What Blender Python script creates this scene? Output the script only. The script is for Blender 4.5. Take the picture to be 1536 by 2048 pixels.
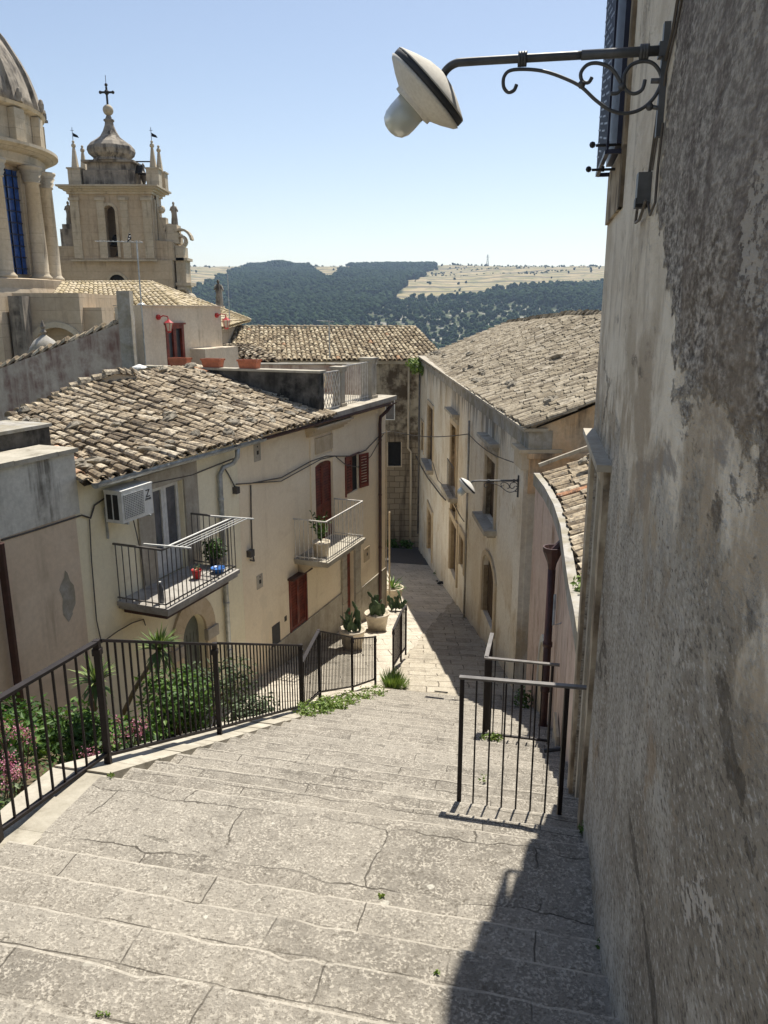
import bpy, math, random
import numpy as np
from mathutils import Vector, Matrix, noise
R=math.radians
random.seed(7)
# ------------------------------------------------------------ camera, world, sun, exposure
for o in list(bpy.data.objects): bpy.data.objects.remove(o)
SC=bpy.context.scene; COL=SC.collection
PITCH=R(14.5); FPX=1560.0
cam=bpy.data.cameras.new('camera'); camo=bpy.data.objects.new('camera',cam); COL.objects.link(camo)
camo.location=(0,0,0); camo.rotation_euler=(R(90)-PITCH,0,0)
cam.sensor_fit='VERTICAL'; cam.sensor_height=36; cam.sensor_width=27; cam.lens=36*FPX/2048
cam.clip_start=0.05; cam.clip_end=20000
SC.camera=camo
SUN_EL=61.5; SUN_AZ=21.0          # azimuth from +Y towards +X
w=bpy.data.worlds.new('World'); SC.world=w; w.use_nodes=True
wn=w.node_tree.nodes; wl=w.node_tree.links
bg=wn['Background']; sky=wn.new('ShaderNodeTexSky'); sky.sky_type='NISHITA'; sky.sun_disc=False
sky.sun_elevation=R(SUN_EL); sky.sun_rotation=R(SUN_AZ); sky.altitude=400
sky.air_density=1.0; sky.dust_density=0.6; sky.ozone_density=1.8
tint=wn.new('ShaderNodeMix'); tint.data_type='RGBA'; tint.blend_type='MULTIPLY'; tint.inputs[0].default_value=1; tint.inputs[7].default_value=(1.14,.98,.86,1)
wl.new(sky.outputs[0],tint.inputs[6]); wl.new(tint.outputs[2],bg.inputs[0]); bg.inputs[1].default_value=0.07
sl=bpy.data.lights.new('sun','SUN'); sl.energy=3.4; sl.angle=R(0.5); sl.color=(1,0.945,0.85)
so=bpy.data.objects.new('sun',sl); COL.objects.link(so)
sd=Vector((math.sin(R(SUN_AZ))*math.cos(R(SUN_EL)),math.cos(R(SUN_AZ))*math.cos(R(SUN_EL)),math.sin(R(SUN_EL))))
so.rotation_euler=sd.to_track_quat('Z','Y').to_euler()
SC.view_settings.view_transform='Standard'; SC.view_settings.look='None'
SC.view_settings.gamma=1; SC.view_settings.exposure=1.2
SC.cycles.max_bounces=8; SC.cycles.diffuse_bounces=6

# ------------------------------------------------------------ maths helpers
CP,SP=math.cos(PITCH),math.sin(PITCH)
def ray(px,py):
    u=(px-768)/FPX; v=(1024-py)/FPX
    return Vector((u,CP+v*SP,-SP+v*CP))
def P(px,py,Y):
    d=ray(px,py); return d*(Y/d.y)
def PZ(px,py,Z):
    d=ray(px,py); return d*(Z/d.z)
def proj(x,y,z):
    f=y*CP-z*SP; up=y*SP+z*CP
    return 768+FPX*x/f, 1024-FPX*up/f
def rr(a,b): return random.uniform(a,b)
class Fac:
    """a vertical plane: a = metres along it, b = metres out of it, z = height"""
    def __init__(s,p,d,flip=1):
        s.p=Vector((p[0],p[1],0)); s.d=Vector((d[0],d[1],0)).normalized()
        s.n=Vector((s.d.y,-s.d.x,0))*flip
    def pt(s,a,b,z): return s.p+s.d*a+s.n*b+Vector((0,0,z))
    def px(s,x,y,b=0):
        r=ray(x,y); q=s.p+s.n*b
        t=q.dot(s.n)/r.dot(s.n); h=r*t
        return (h-q).dot(s.d), h.z
    def ax(s,x,y,b=0): return s.px(x,y,b)[0]
FL=Fac((-4.05,12.2),(.3649,.9311))             # left row of houses, faces the lane
FR=Fac((2.77,14.6),(-.04,.9992),-1)            # right row, faces the street
FN=Fac((.465,0),(.1904,.9817),-1)               # the near wall at the right
FE=Fac((0,40),(1,0),1)                         # house closing the street
D=Vector((math.sin(R(13)),math.cos(R(13)),0)); T=Vector((math.cos(R(13)),-math.sin(R(13)),0))
def ST(s,t,z): return D*s+T*t+Vector((0,0,z))

# ------------------------------------------------------------ mesh helpers
class G:
    def __init__(s): s.v=[]; s.f=[]; s.r=[]
    def add(s,vs,fs,r=None):
        o=len(s.v); s.v.extend([tuple(v) for v in vs])
        q=random.random() if r is None else r
        for f in fs: s.f.append(tuple(i+o for i in f)); s.r.append(q)
        return s
    def hexa(s,c,r=None):   # 8 corners: bottom 4 ccw, top 4 ccw
        return s.add(c,[(3,2,1,0),(4,5,6,7),(0,1,5,4),(1,2,6,5),(2,3,7,6),(3,0,4,7)],r)
    def fbox(s,F,a0,a1,b0,b1,z0,z1,r=None):
        return s.hexa([F.pt(a0,b1,z0),F.pt(a1,b1,z0),F.pt(a1,b0,z0),F.pt(a0,b0,z0),F.pt(a0,b1,z1),F.pt(a1,b1,z1),F.pt(a1,b0,z1),F.pt(a0,b0,z1)],r)
    def box(s,x0,x1,y0,y1,z0,z1,r=None):
        return s.hexa([(x0,y0,z0),(x1,y0,z0),(x1,y1,z0),(x0,y1,z0),(x0,y0,z1),(x1,y0,z1),(x1,y1,z1),(x0,y1,z1)],r)
    def tube(s,pts,rad,seg=6,r=None,caps=True):
        pts=[Vector(p) for p in pts]; n=len(pts); vs=[]; fs=[]
        rads=rad if isinstance(rad,(list,tuple)) else [rad]*n
        prev=None
        for i,p in enumerate(pts):
            t=(pts[min(i+1,n-1)]-pts[max(i-1,0)])
            if t.length<1e-9: t=Vector((0,0,1))
            t.normalize()
            if prev is None:
                u=t.cross(Vector((0,0,1)) if abs(t.z)<.9 else Vector((1,0,0))).normalized()
            else:
                u=(prev-t*prev.dot(t))
                u=u.normalized() if u.length>1e-6 else t.orthogonal().normalized()
            prev=u; w_=t.cross(u)
            for k in range(seg):
                a=2*math.pi*k/seg; vs.append(p+(u*math.cos(a)+w_*math.sin(a))*rads[i])
        for i in range(n-1):
            for k in range(seg):
                k2=(k+1)%seg; fs.append((i*seg+k,i*seg+k2,(i+1)*seg+k2,(i+1)*seg+k))
        if caps: fs.append(tuple(range(seg))[::-1]); fs.append(tuple((n-1)*seg+k for k in range(seg)))
        return s.add(vs,fs,r)
    def bar(s,p,q,w_,h_,r=None):      # rectangular bar p->q
        p=Vector(p);q=Vector(q);t=(q-p).normalized()
        u=t.cross(Vector((0,0,1)) if abs(t.z)<.95 else Vector((1,0,0))).normalized(); v=u.cross(t)
        c=[]
        for e in (p,q): c+= [e-u*w_/2-v*h_/2,e+u*w_/2-v*h_/2,e+u*w_/2+v*h_/2,e-u*w_/2+v*h_/2]
        return s.add(c,[(0,1,2,3),(7,6,5,4),(0,4,5,1),(1,5,6,2),(2,6,7,3),(3,7,4,0)],r)
    def lathe(s,c,prof,seg=16,M=None,r=None,a0=0,sx=1,sy=1):
        c=Vector(c); vs=[]; fs=[]; n=len(prof)
        for (rad,z) in prof:
            for k in range(seg):
                a=a0+2*math.pi*k/seg; q=Vector((rad*math.cos(a)*sx,rad*math.sin(a)*sy,z))
                vs.append(c+(M@q if M else q))
        for i in range(n-1):
            for k in range(seg):
                k2=(k+1)%seg; fs.append((i*seg+k,i*seg+k2,(i+1)*seg+k2,(i+1)*seg+k))
        fs.append(tuple(range(seg))[::-1]); fs.append(tuple((n-1)*seg+k for k in range(seg)))
        return s.add(vs,fs,r)
    def ball(s,c,rad,seg=8,ring=5,jit=0,r=None,M=None):
        rx,ry,rz=rad if isinstance(rad,(tuple,list)) else (rad,)*3
        c=Vector(c); vs=[];fs=[]
        for i in range(ring+1):
            ph=math.pi*i/ring
            for k in range(seg):
                a=2*math.pi*k/seg; j=1+rr(-jit,jit)
                q=Vector((rx*math.sin(ph)*math.cos(a)*j,ry*math.sin(ph)*math.sin(a)*j,-rz*math.cos(ph)*j))
                vs.append(c+(M@q if M else q))
        for i in range(ring):
            for k in range(seg):
                k2=(k+1)%seg; fs.append((i*seg+k,i*seg+k2,(i+1)*seg+k2,(i+1)*seg+k))
        return s.add(vs,fs,r)
    def leaf(s,c,L,W,nrm,up,r=None):
        nrm=Vector(nrm).normalized(); up=Vector(up); up=(up-nrm*up.dot(nrm))
        up=up.normalized() if up.length>1e-4 else nrm.orthogonal().normalized()
        sd_=nrm.cross(up); c=Vector(c)
        return s.add([c,c+up*L*.45+sd_*W/2+nrm*W*.15,c+up*L,c+up*L*.45-sd_*W/2+nrm*W*.15],[(0,1,2),(0,2,3)],r)
    def build(s,name,m,parent=None,smooth=False,base=None):
        me=bpy.data.meshes.new(name); V=np.array(s.v,dtype=float)
        if parent is not None:
            rt=parent
            while rt.parent: rt=rt.parent
            off=np.array(rt['_o'])
        elif base is not None: off=np.array(base,dtype=float)
        else: off=np.array([(V[:,0].min()+V[:,0].max())/2,(V[:,1].min()+V[:,1].max())/2,V[:,2].min()])
        me.from_pydata((V-off).tolist(),[],s.f)
        at=me.attributes.new('rnd','FLOAT','FACE'); at.data.foreach_set('value',s.r)
        if smooth: me.shade_smooth()
        me.materials.append(m); ob=bpy.data.objects.new(name,me); COL.objects.link(ob)
        if parent is not None: ob.parent=parent
        else: ob.location=off; ob['_o']=tuple(off)
        return ob
def tag(o,label=None,cat=None,group=None,kind=None):
    if label: o['label']=label
    if cat: o['category']=cat
    if group: o['group']=group
    if kind: o['kind']=kind
    return o
def thing(name,loc,label,cat,group=None):
    o=bpy.data.objects.new(name,None); o.empty_display_size=.1; COL.objects.link(o); o.location=loc; o['_o']=tuple(loc)
    return tag(o,label,cat,group)
def dup(root,loc,label=None,rz=0,sc=1):
    r=root.copy(); COL.objects.link(r); r.location=loc; r.rotation_euler=(0,0,rz); r.scale=(sc,)*3
    if label: r['label']=label
    for ch in list(root.children):
        c=ch.copy(); COL.objects.link(c); c.parent=r
        for g in list(ch.children):
            d=g.copy(); COL.objects.link(d); d.parent=c
    return r

# ------------------------------------------------------------ materials
class NB:
    def __init__(s,name):
        s.m=bpy.data.materials.new(name); s.m.use_nodes=True; s.t=s.m.node_tree; s.b=s.t.nodes['Principled BSDF']
        s.pos=s.t.nodes.new('ShaderNodeNewGeometry').outputs['Position']
    def set(s,sock,v):
        if hasattr(v,'links') or isinstance(v,bpy.types.NodeSocket): s.t.links.new(v,sock)
        elif isinstance(v,(tuple,list)): sock.default_value=tuple(v)+((1,) if len(v)==3 and len(sock.default_value)==4 else ())
        else: sock.default_value=v
    def mapping(s,scale=(1,1,1),rot=0,loc=(0,0,0),src=None):
        n=s.t.nodes.new('ShaderNodeMapping'); s.set(n.inputs[0],src or s.pos); n.inputs['Scale'].default_value=scale
        n.inputs['Rotation'].default_value=(0,0,rot); n.inputs['Location'].default_value=loc; return n.outputs[0]
    def noise(s,scale,vec=None,detail=5,rough=.6,dist=0):
        n=s.t.nodes.new('ShaderNodeTexNoise'); s.set(n.inputs['Vector'],vec or s.pos)
        n.inputs['Scale'].default_value=scale; n.inputs['Detail'].default_value=detail; n.inputs['Roughness'].default_value=rough
        n.inputs['Distortion'].default_value=dist; return n.outputs['Fac']
    def voro(s,scale,vec=None,feature='F1',out='Distance',rand=1):
        n=s.t.nodes.new('ShaderNodeTexVoronoi'); n.feature=feature; s.set(n.inputs['Vector'],vec or s.pos)
        n.inputs['Scale'].default_value=scale; n.inputs['Randomness'].default_value=rand; return n.outputs[out]
    def ramp(s,f,a,b,lo=0,hi=1):
        n=s.t.nodes.new('ShaderNodeMapRange'); n.interpolation_type='SMOOTHSTEP'; s.set(n.inputs[0],f)
        n.inputs[1].default_value=a; n.inputs[2].default_value=b; n.inputs[3].default_value=lo; n.inputs[4].default_value=hi; return n.outputs[0]
    def cramp(s,f,stops):
        n=s.t.nodes.new('ShaderNodeValToRGB'); s.set(n.inputs[0],f); e=n.color_ramp.elements
        e[0].position=stops[0][0]; e[0].color=stops[0][1]+(1,); e[1].position=stops[-1][0]; e[1].color=stops[-1][1]+(1,)
        for p,c in stops[1:-1]: x=e.new(p); x.color=c+(1,)
        return n.outputs[0]
    def math(s,op,a,b=0,c=0):
        n=s.t.nodes.new('ShaderNodeMath'); n.operation=op; s.set(n.inputs[0],a); s.set(n.inputs[1],b); s.set(n.inputs[2],c); return n.outputs[0]
    def mix(s,f,a,b,mode='MIX'):
        n=s.t.nodes.new('ShaderNodeMix'); n.data_type='RGBA'; n.blend_type=mode; s.set(n.inputs[0],f)
        s.set(n.inputs[6],a); s.set(n.inputs[7],b); return n.outputs[2]
    def attr(s,name='rnd'):
        n=s.t.nodes.new('ShaderNodeAttribute'); n.attribute_name=name; return n.outputs['Fac']
    def attrc(s,name):
        n=s.t.nodes.new('ShaderNodeAttribute'); n.attribute_name=name; return n.outputs['Color']
    def sep(s,v=None):
        n=s.t.nodes.new('ShaderNodeSeparateXYZ'); s.set(n.inputs[0],v or s.pos); return n.outputs
    def brick(s,vec,w_,h_,mortar=.01,offset=.5,smooth=.1):
        n=s.t.nodes.new('ShaderNodeTexBrick'); s.set(n.inputs['Vector'],vec); n.inputs['Scale'].default_value=1
        n.inputs['Brick Width'].default_value=w_; n.inputs['Row Height'].default_value=h_; n.inputs['Mortar Size'].default_value=mortar
        n.inputs['Mortar Smooth'].default_value=smooth; n.offset=offset
        n.inputs['Color1'].default_value=(0,0,0,1); n.inputs['Color2'].default_value=(1,1,1,1); n.inputs['Mortar'].default_value=(.5,.5,.5,1)
        return n.outputs
    def bump(s,h,st=.3,dist=.02):
        n=s.t.nodes.new('ShaderNodeBump'); n.inputs['Strength'].default_value=st; n.inputs['Distance'].default_value=dist
        s.set(n.inputs['Height'],h); s.t.links.new(n.outputs[0],s.b.inputs['Normal'])
    def fin(s,col,rough=.9,spec=.2,metal=0):
        s.set(s.b.inputs['Base Color'],col); s.set(s.b.inputs['Roughness'],rough)
        s.b.inputs['Specular IOR Level'].default_value=spec; s.b.inputs['Metallic'].default_value=metal; return s.m
def plain(name,c,rough=.6,metal=0,spec=.4,var=.12,sc=9):
    b=NB(name); n=b.noise(sc,detail=4); dk=tuple(x*(1-var*2.5) for x in c); lt=tuple(min(1,x*(1+var)) for x in c)
    col=b.mix(b.ramp(n,.3,.7),dk,lt); b.bump(b.noise(60),.1,.004); return b.fin(col,rough,spec,metal)
def stucco(name,base,light,dark,streak=.5,sc=.8,bump=.25,fine=14,lo=.5,hi=.72,rep=False,joint=0):
    b=NB(name)
    n1=b.noise(sc,detail=6,dist=.3); col=b.mix(b.ramp(n1,.35,.65),base,light)
    st=b.noise(1.0,b.mapping((3.2,3.2,.28)),6,.65); st2=b.noise(sc*1.7,detail=4)
    f=b.math('MULTIPLY',b.ramp(st,lo,hi),b.ramp(st2,.35,.65)); f=b.math('MULTIPLY',f,streak)
    col=b.mix(f,col,dark)
    fn=b.noise(fine,detail=5,rough=.7); col=b.mix(b.ramp(fn,.25,.75,.0,.28),col,dark)
    if joint:
        X,Y,Zz=b.sep(); fr=b.math('FRACT',b.math('DIVIDE',b.math('ADD',Zz,b.math('MULTIPLY',b.noise(.3),.05)),joint)); col=b.mix(b.math('MULTIPLY',b.ramp(fr,.07,.03),b.ramp(b.noise(1.2),.38,.6,0,.55)),col,dark)
        fl=b.math('FLOOR',b.math('DIVIDE',Zz,joint)); wn_=b.t.nodes.new('ShaderNodeTexWhiteNoise'); wn_.noise_dimensions='1D'; b.set(wn_.inputs['W'],fl); col=b.mix(b.math('MULTIPLY',wn_.outputs['Value'],.18),col,dark)
    if rep:
        pt=b.ramp(b.math('ADD',b.noise(.55,b.mapping((1,1,.8),loc=(3,1,5)),7,.62),0),.60,.612,0,.45); col=b.mix(pt,col,tuple(x*.80 for x in light))
        hs=b.noise(.9,b.mapping((.5,.5,1.6)),5,.6); col=b.mix(b.ramp(hs,.56,.68,0,.35),col,dark)
    b.bump(b.math('ADD',b.noise(40,detail=4),b.math('MULTIPLY',n1,.8)),bump,.012); return b.fin(col,.92,.15)
M={}
M['cream']=stucco('cream_plaster',(.82,.75,.54),(.85,.79,.60),(.56,.49,.35),.5,.7,rep=True)
M['beige']=stucco('beige_plaster',(.80,.69,.51),(.84,.74,.56),(.56,.45,.31),.5,.7,rep=True)
M['peach']=stucco('peach_plaster',(.64,.515,.38),(.70,.58,.44),(.36,.29,.21),.75,.8,rep=True)
M['peach2']=stucco('orange_plaster',(.70,.46,.25),(.66,.52,.36),(.14,.11,.08),1,1.0,lo=.42,hi=.62)
M['greywhite']=stucco('weathered_white_plaster',(.56,.55,.49),(.66,.64,.57),(.12,.11,.09),1,1.3,lo=.46,hi=.68)
M['pink']=stucco('pink_plaster',(.60,.46,.37),(.67,.54,.44),(.26,.16,.10),.9,1.6,lo=.42,hi=.62)
M['rightfac']=stucco('old_plaster_facade',(.72,.62,.45),(.78,.71,.56),(.28,.22,.15),.9,.55,lo=.45,hi=.66)
M['greywall']=stucco('streaked_grey_wall',(.44,.38,.32),(.58,.51,.43),(.20,.12,.10),1,1.0,lo=.38,hi=.6)
M['hut']=stucco('hut_plaster',(.60,.51,.39),(.66,.58,.46),(.20,.17,.13),.8,1.1)
M['dark']=stucco('blackened_cement',(.06,.055,.048),(.15,.14,.125),(.02,.02,.018),1,2.2,lo=.4,hi=.6)
M['cement']=stucco('old_cement',(.30,.27,.20),(.42,.40,.36),(.10,.09,.075),.9,2.5)
M['church']=stucco('church_stone',(.50,.40,.28),(.57,.475,.35),(.20,.16,.115),.75,.35,lo=.48,hi=.7,fine=5,joint=.55)
M['churchlight']=stucco('carved_limestone',(.52,.44,.32),(.60,.53,.41),(.20,.17,.13),.9,.6,fine=6,joint=.5)
M['churchdark']=stucco('weathered_limestone',(.26,.23,.19),(.42,.37,.30),(.08,.07,.06),1,.7,lo=.4,hi=.6,fine=5)
M['trim']=stucco('stone_trim',(.52,.42,.28),(.60,.51,.37),(.28,.22,.15),.7,2.0)
M['trimgrey']=stucco('grey_stone_trim',(.38,.34,.27),(.48,.44,.36),(.15,.13,.10),.8,2.5)
M['slab']=stucco('balcony_slab_stone',(.30,.28,.25),(.42,.40,.36),(.14,.12,.10),.6,3)
M['coping']=stucco('pale_coping_stone',(.36,.33,.265),(.47,.435,.36),(.16,.14,.105),.9,2.2,fine=20)
M['zinc']=plain('zinc',(.42,.44,.44),.45,.6)
M['brownpipe']=plain('brown_painted_metal',(.055,.022,.018),.5)
M['iron']=plain('dark_railing_iron',(.020,.015,.014),.6,0,.25)
M['greyiron']=plain('grey_railing_iron',(.14,.13,.12),.5,.4)
M['whiteiron']=plain('white_railing_iron',(.60,.57,.51),.5)
M['lampiron']=plain('painted_lamp_iron',(.085,.088,.092),.5,.3)
M['white']=plain('white_paint',(.66,.66,.62),.5,var=.06)
M['lampwhite']=stucco('dusty_lamp_enamel',(.62,.60,.54),(.68,.66,.60),(.26,.22,.17),.7,7,bump=.05,fine=60,lo=.5,hi=.75)
M['gasket']=plain('dark_rubber',(.035,.037,.04),.6)
M['shutter']=plain('oxblood_shutter_paint',(.17,.032,.018),.5,var=.2,sc=5)
M['terracotta']=plain('terracotta_plastic',(.44,.135,.065),.55,var=.1)
M['pot']=plain('cream_plastic_pot',(.60,.52,.40),.6,var=.08)
M['red']=plain('red_paint',(.45,.03,.03),.4)
M['blue']=plain('blue_plastic',(.04,.15,.45),.4)
M['blueiron']=plain('blue_painted_grille',(.010,.013,.035),.4)
M['black']=plain('black_metal',(.012,.012,.012),.5)
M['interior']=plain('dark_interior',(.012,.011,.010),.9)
M['cable']=plain('grey_cable',(.09,.08,.07),.7)
M['greendoor']=stucco('grey_green_door_paint',(.13,.145,.12),(.17,.18,.15),(.07,.07,.06),.5,3)
M['wood']=stucco('weathered_wood',(.20,.145,.085),(.28,.22,.145),(.09,.06,.04),.8,3)
M['olddoor']=stucco('dark_old_door_wood',(.075,.052,.032),(.12,.085,.055),(.03,.022,.015),.9,3)
M['olddoor2']=stucco('faded_tan_door_wood',(.30,.21,.11),(.38,.28,.17),(.12,.08,.045),.9,3)
M['jamb']=stucco('damp_stone_jamb',(.36,.29,.20),(.50,.43,.32),(.13,.10,.07),1,2.5,lo=.42,hi=.6)
M['revealb']=stucco('brown_stone_reveal',(.30,.225,.13),(.42,.33,.21),(.10,.07,.04),1,2.0,lo=.42,hi=.6)
M['bronze']=plain('dark_bronze',(.03,.027,.022),.5,.5)
M['rock']=stucco('lichen_stone',(.20,.175,.135),(.36,.32,.25),(.045,.04,.032),1,6,bump=.5,fine=25)
def glassm(name,c,rough=.06):
    b=NB(name); return b.fin(b.mix(b.ramp(b.noise(3),.35,.65),c,tuple(x*.6 for x in c)),rough,.6)
M['glass']=glassm('window_glass',(.05,.058,.068)); M['curtain']=glassm('curtained_glass',(.13,.135,.15),.12)
M['blueglass']=glassm('deep_blue_glass',(.02,.07,.26),.1)
b=NB('frosted_bulb_glass'); b.b.inputs['Transmission Weight'].default_value=.25; M['bulb']=b.fin((.55,.58,.53),.25,.5)
def tilem(name,stops,dk=.75):
    b=NB(name); col=b.cramp(b.attr(),stops)
    n=b.noise(9,detail=6,rough=.75); col=b.mix(b.ramp(n,.40,.62,0,dk),col,(.075,.062,.05))
    l=b.noise(26,detail=3); col=b.mix(b.ramp(l,.60,.70,0,.55),col,(.50,.47,.40))
    b.bump(b.noise(35,detail=5),.4,.012); return b.fin(col,.95,.1)
M['tile']=tilem('old_roof_tile',[(0,(.16,.125,.085)),(.3,(.34,.27,.18)),(.7,(.48,.395,.275)),(.965,(.60,.52,.39)),(1,(.48,.25,.14))],.85)
M['tileR']=tilem('sunbleached_roof_tile',[(0,(.17,.14,.10)),(.3,(.34,.285,.20)),(.7,(.43,.37,.27)),(1,(.54,.475,.365))],.62)
M['tileE']=tilem('mixed_roof_tile',[(0,(.18,.14,.09)),(.35,(.38,.30,.19)),(.7,(.54,.45,.30)),(.97,(.62,.53,.37)),(1,(.45,.27,.15))],.75)
M['tileC']=tilem('church_roof_tile',[(0,(.36,.29,.17)),(.5,(.48,.40,.26)),(1,(.54,.46,.33))],.25)
M['redtile']=tilem('new_red_tile',[(0,(.42,.19,.11)),(1,(.48,.26,.16))],.3)
def leafm(name,lo,mid,hi,tr=.25):
    b=NB(name); col=b.cramp(b.attr(),[(0,lo),(.5,mid),(1,hi)]); b.fin(col,.55 if tr else .95,.3 if tr else .02)
    tn=b.t.nodes.new('ShaderNodeBsdfTranslucent'); b.set(tn.inputs[0],b.mix(1.0,col,(1,1,.5),'MULTIPLY'))
    mx=b.t.nodes.new('ShaderNodeMixShader'); mx.inputs[0].default_value=tr
    out=b.t.nodes['Material Output']; b.t.links.new(b.b.outputs[0],mx.inputs[1]); b.t.links.new(tn.outputs[0],mx.inputs[2]); b.t.links.new(mx.outputs[0],out.inputs[0]); return b.m
M['leaf']=leafm('bush_leaf',(.028,.065,.012),(.06,.13,.022),(.14,.23,.045))
M['leafpale']=leafm('grey_green_leaf',(.06,.09,.045),(.12,.16,.08),(.20,.25,.14))
M['spike']=leafm('spiky_leaf',(.05,.09,.02),(.10,.16,.04),(.24,.30,.10))
M['weed']=leafm('weed_leaf',(.06,.12,.02),(.13,.21,.035),(.26,.33,.09))
M['cactus']=leafm('cactus_pad',(.035,.065,.03),(.06,.10,.045),(.10,.15,.07),.02)
M['flower']=leafm('pink_blossom',(.35,.09,.16),(.55,.20,.32),(.68,.38,.46))
M['stem']=plain('brown_stem',(.13,.09,.05),.8)
M['forest']=leafm('pine_foliage',(.020,.036,.018),(.032,.054,.024),(.050,.078,.034),.0)
# stair stone : pitted grey limestone with pale worn lichen, joints per step
def paving(name,bw,bh,rot,base,light,dark,jit=.03,mortar=.006,off=(0,0),pit=1.0):
    b=NB(name)
    v=b.mapping((1,1,0),rot,(off[0],off[1],0))
    dn=b.t.nodes.new('ShaderNodeTexNoise'); dn.inputs['Scale'].default_value=3.5; dn.inputs['Detail'].default_value=4; b.set(dn.inputs['Vector'],b.pos)
    vm=b.t.nodes.new('ShaderNodeVectorMath'); vm.operation='SUBTRACT'; b.set(vm.inputs[0],dn.outputs['Color']); vm.inputs[1].default_value=(.5,.5,.5)
    vs=b.t.nodes.new('ShaderNodeVectorMath'); vs.operation='SCALE'; b.set(vs.inputs[0],vm.outputs[0]); vs.inputs['Scale'].default_value=jit*2
    va=b.t.nodes.new('ShaderNodeVectorMath'); va.operation='ADD'; b.set(va.inputs[0],v); b.set(va.inputs[1],vs.outputs[0])
    br=b.brick(va.outputs[0],bw,bh,mortar,.43,.3)
    n1=b.noise(1.3,detail=5); n2=b.noise(62,detail=3,rough=.6); n4=b.noise(6,detail=6,rough=.68); n5=b.noise(95,detail=2)
    col=b.mix(b.ramp(n1,.35,.65),base,tuple(x*.68 for x in base))
    col=b.mix(b.ramp(br['Color'],0,1,0,.5),col,light); col=b.mix(b.ramp(b.noise(2.6,detail=6,rough=.7),.55,.68,0,.5),col,tuple(x*.72 for x in base))
    col=b.mix(b.ramp(n4,.42,.66,0,.45),col,light)
    wh=b.math('MULTIPLY',b.ramp(n2,.48,.60,0,.75*pit),b.ramp(b.noise(11,detail=3),.36,.62,.25,1)); col=b.mix(wh,col,tuple(min(1,x*1.45) for x in light))
    col=b.mix(b.ramp(n5,.40,.33,0,.6*pit),col,dark); col=b.mix(b.ramp(b.noise(33,detail=4,rough=.7),.46,.34,0,.6*pit),col,dark)
    lich=b.voro(4,rand=1); lm=b.math('MULTIPLY',b.ramp(b.math('ADD',lich,b.math('MULTIPLY',b.noise(20),.2)),.20,.17,0,1),b.ramp(b.noise(.9),.50,.56)); col=b.mix(b.math('MULTIPLY',lm,.6),col,(.58,.56,.48))
    cr=b.voro(1.3,b.mapping((1,1,1)),'DISTANCE_TO_EDGE'); dn2=b.noise(7,detail=6)
    crm=b.ramp(b.math('ADD',cr,b.math('MULTIPLY',b.math('SUBTRACT',dn2,.5),.22)),.003,.008,1,0); crm=b.math('MULTIPLY',crm,b.ramp(b.noise(.8),.56,.60,0,.45))
    mm=b.math('MULTIPLY',br['Fac'],b.ramp(b.noise(2.2,detail=3),.40,.56,.15,.9)); mm=b.math('MAXIMUM',mm,crm)
    col=b.mix(b.math('MULTIPLY',mm,.85),col,tuple(x*.6 for x in dark))
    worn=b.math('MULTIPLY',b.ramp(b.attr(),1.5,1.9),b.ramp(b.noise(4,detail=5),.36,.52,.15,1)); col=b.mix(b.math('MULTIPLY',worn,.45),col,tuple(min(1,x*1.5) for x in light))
    foot=b.math('MULTIPLY',b.ramp(b.attr(),-.4,-.8),b.ramp(b.noise(5,detail=4),.35,.6)); col=b.mix(b.math('MULTIPLY',foot,.55),col,dark)
    h=b.math('SUBTRACT',b.math('ADD',b.math('MULTIPLY',n2,.8),b.math('MULTIPLY',n4,.9)),b.math('MULTIPLY',mm,1.5))
    b.bump(h,.7,.016); return b.fin(col,.85,.2)
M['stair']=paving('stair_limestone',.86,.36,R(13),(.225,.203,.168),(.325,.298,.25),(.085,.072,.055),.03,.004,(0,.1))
M['landing']=paving('landing_flagstone',.95,.52,R(13),(.225,.203,.168),(.325,.298,.25),(.085,.072,.055),.10,.006)
M['street']=paving('street_paver',.62,.36,R(2),(.33,.29,.225),(.48,.435,.35),(.09,.07,.05),.04,.014,pit=.6)
M['lane']=paving('lane_paver',.7,.45,R(-10),(.44,.395,.32),(.60,.545,.45),(.12,.10,.075),.05,.012,pit=.6)
b=NB('asphalt'); M['asphalt']=b.fin(b.mix(b.ramp(b.noise(30),.3,.7),(.07,.068,.066),(.11,.105,.1)),.9,.2)
b=NB('garden_soil'); b.bump(b.noise(12),.6,.05); M['soil']=b.fin(b.mix(b.ramp(b.noise(5),.3,.7),(.07,.05,.03),(.14,.11,.07)),.95,.1)
# end house: stone blocks below, blackened plaster above
b=NB('old_stone_blocks'); x,y,z=b.sep()
cv=b.t.nodes.new('ShaderNodeCombineXYZ'); b.set(cv.inputs[0],x); b.set(cv.inputs[1],z)
dj=b.math('MULTIPLY',b.math('SUBTRACT',b.noise(2),.5),.12); b.set(cv.inputs[1],b.math('ADD',z,dj))
br=b.brick(cv.outputs[0],.55,.30,.018,.5,.3)
c1=b.mix(b.ramp(br['Color'],0,1,0,.6),(.29,.235,.16),(.20,.16,.105)); c1=b.mix(b.math('MULTIPLY',br['Fac'],.75),c1,(.08,.06,.04))
up=b.mix(b.ramp(b.noise(.9,detail=8,rough=.7),.42,.60),(.09,.068,.045),(.38,.33,.24))
col=b.mix(b.ramp(b.math('ADD',z,b.math('MULTIPLY',b.noise(.8,detail=5),2.2)),-5.6,-5.2),c1,up)
col=b.mix(b.ramp(b.noise(1.2,b.mapping((2,2,.25)),5),.5,.66,0,.75),col,(.055,.042,.03))
b.bump(b.math('SUBTRACT',b.noise(14),br['Fac']),.5,.04); M['endwall']=b.fin(col,.95,.1)
b=NB('stained_street_facade'); x,y,z=b.sep()
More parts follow.
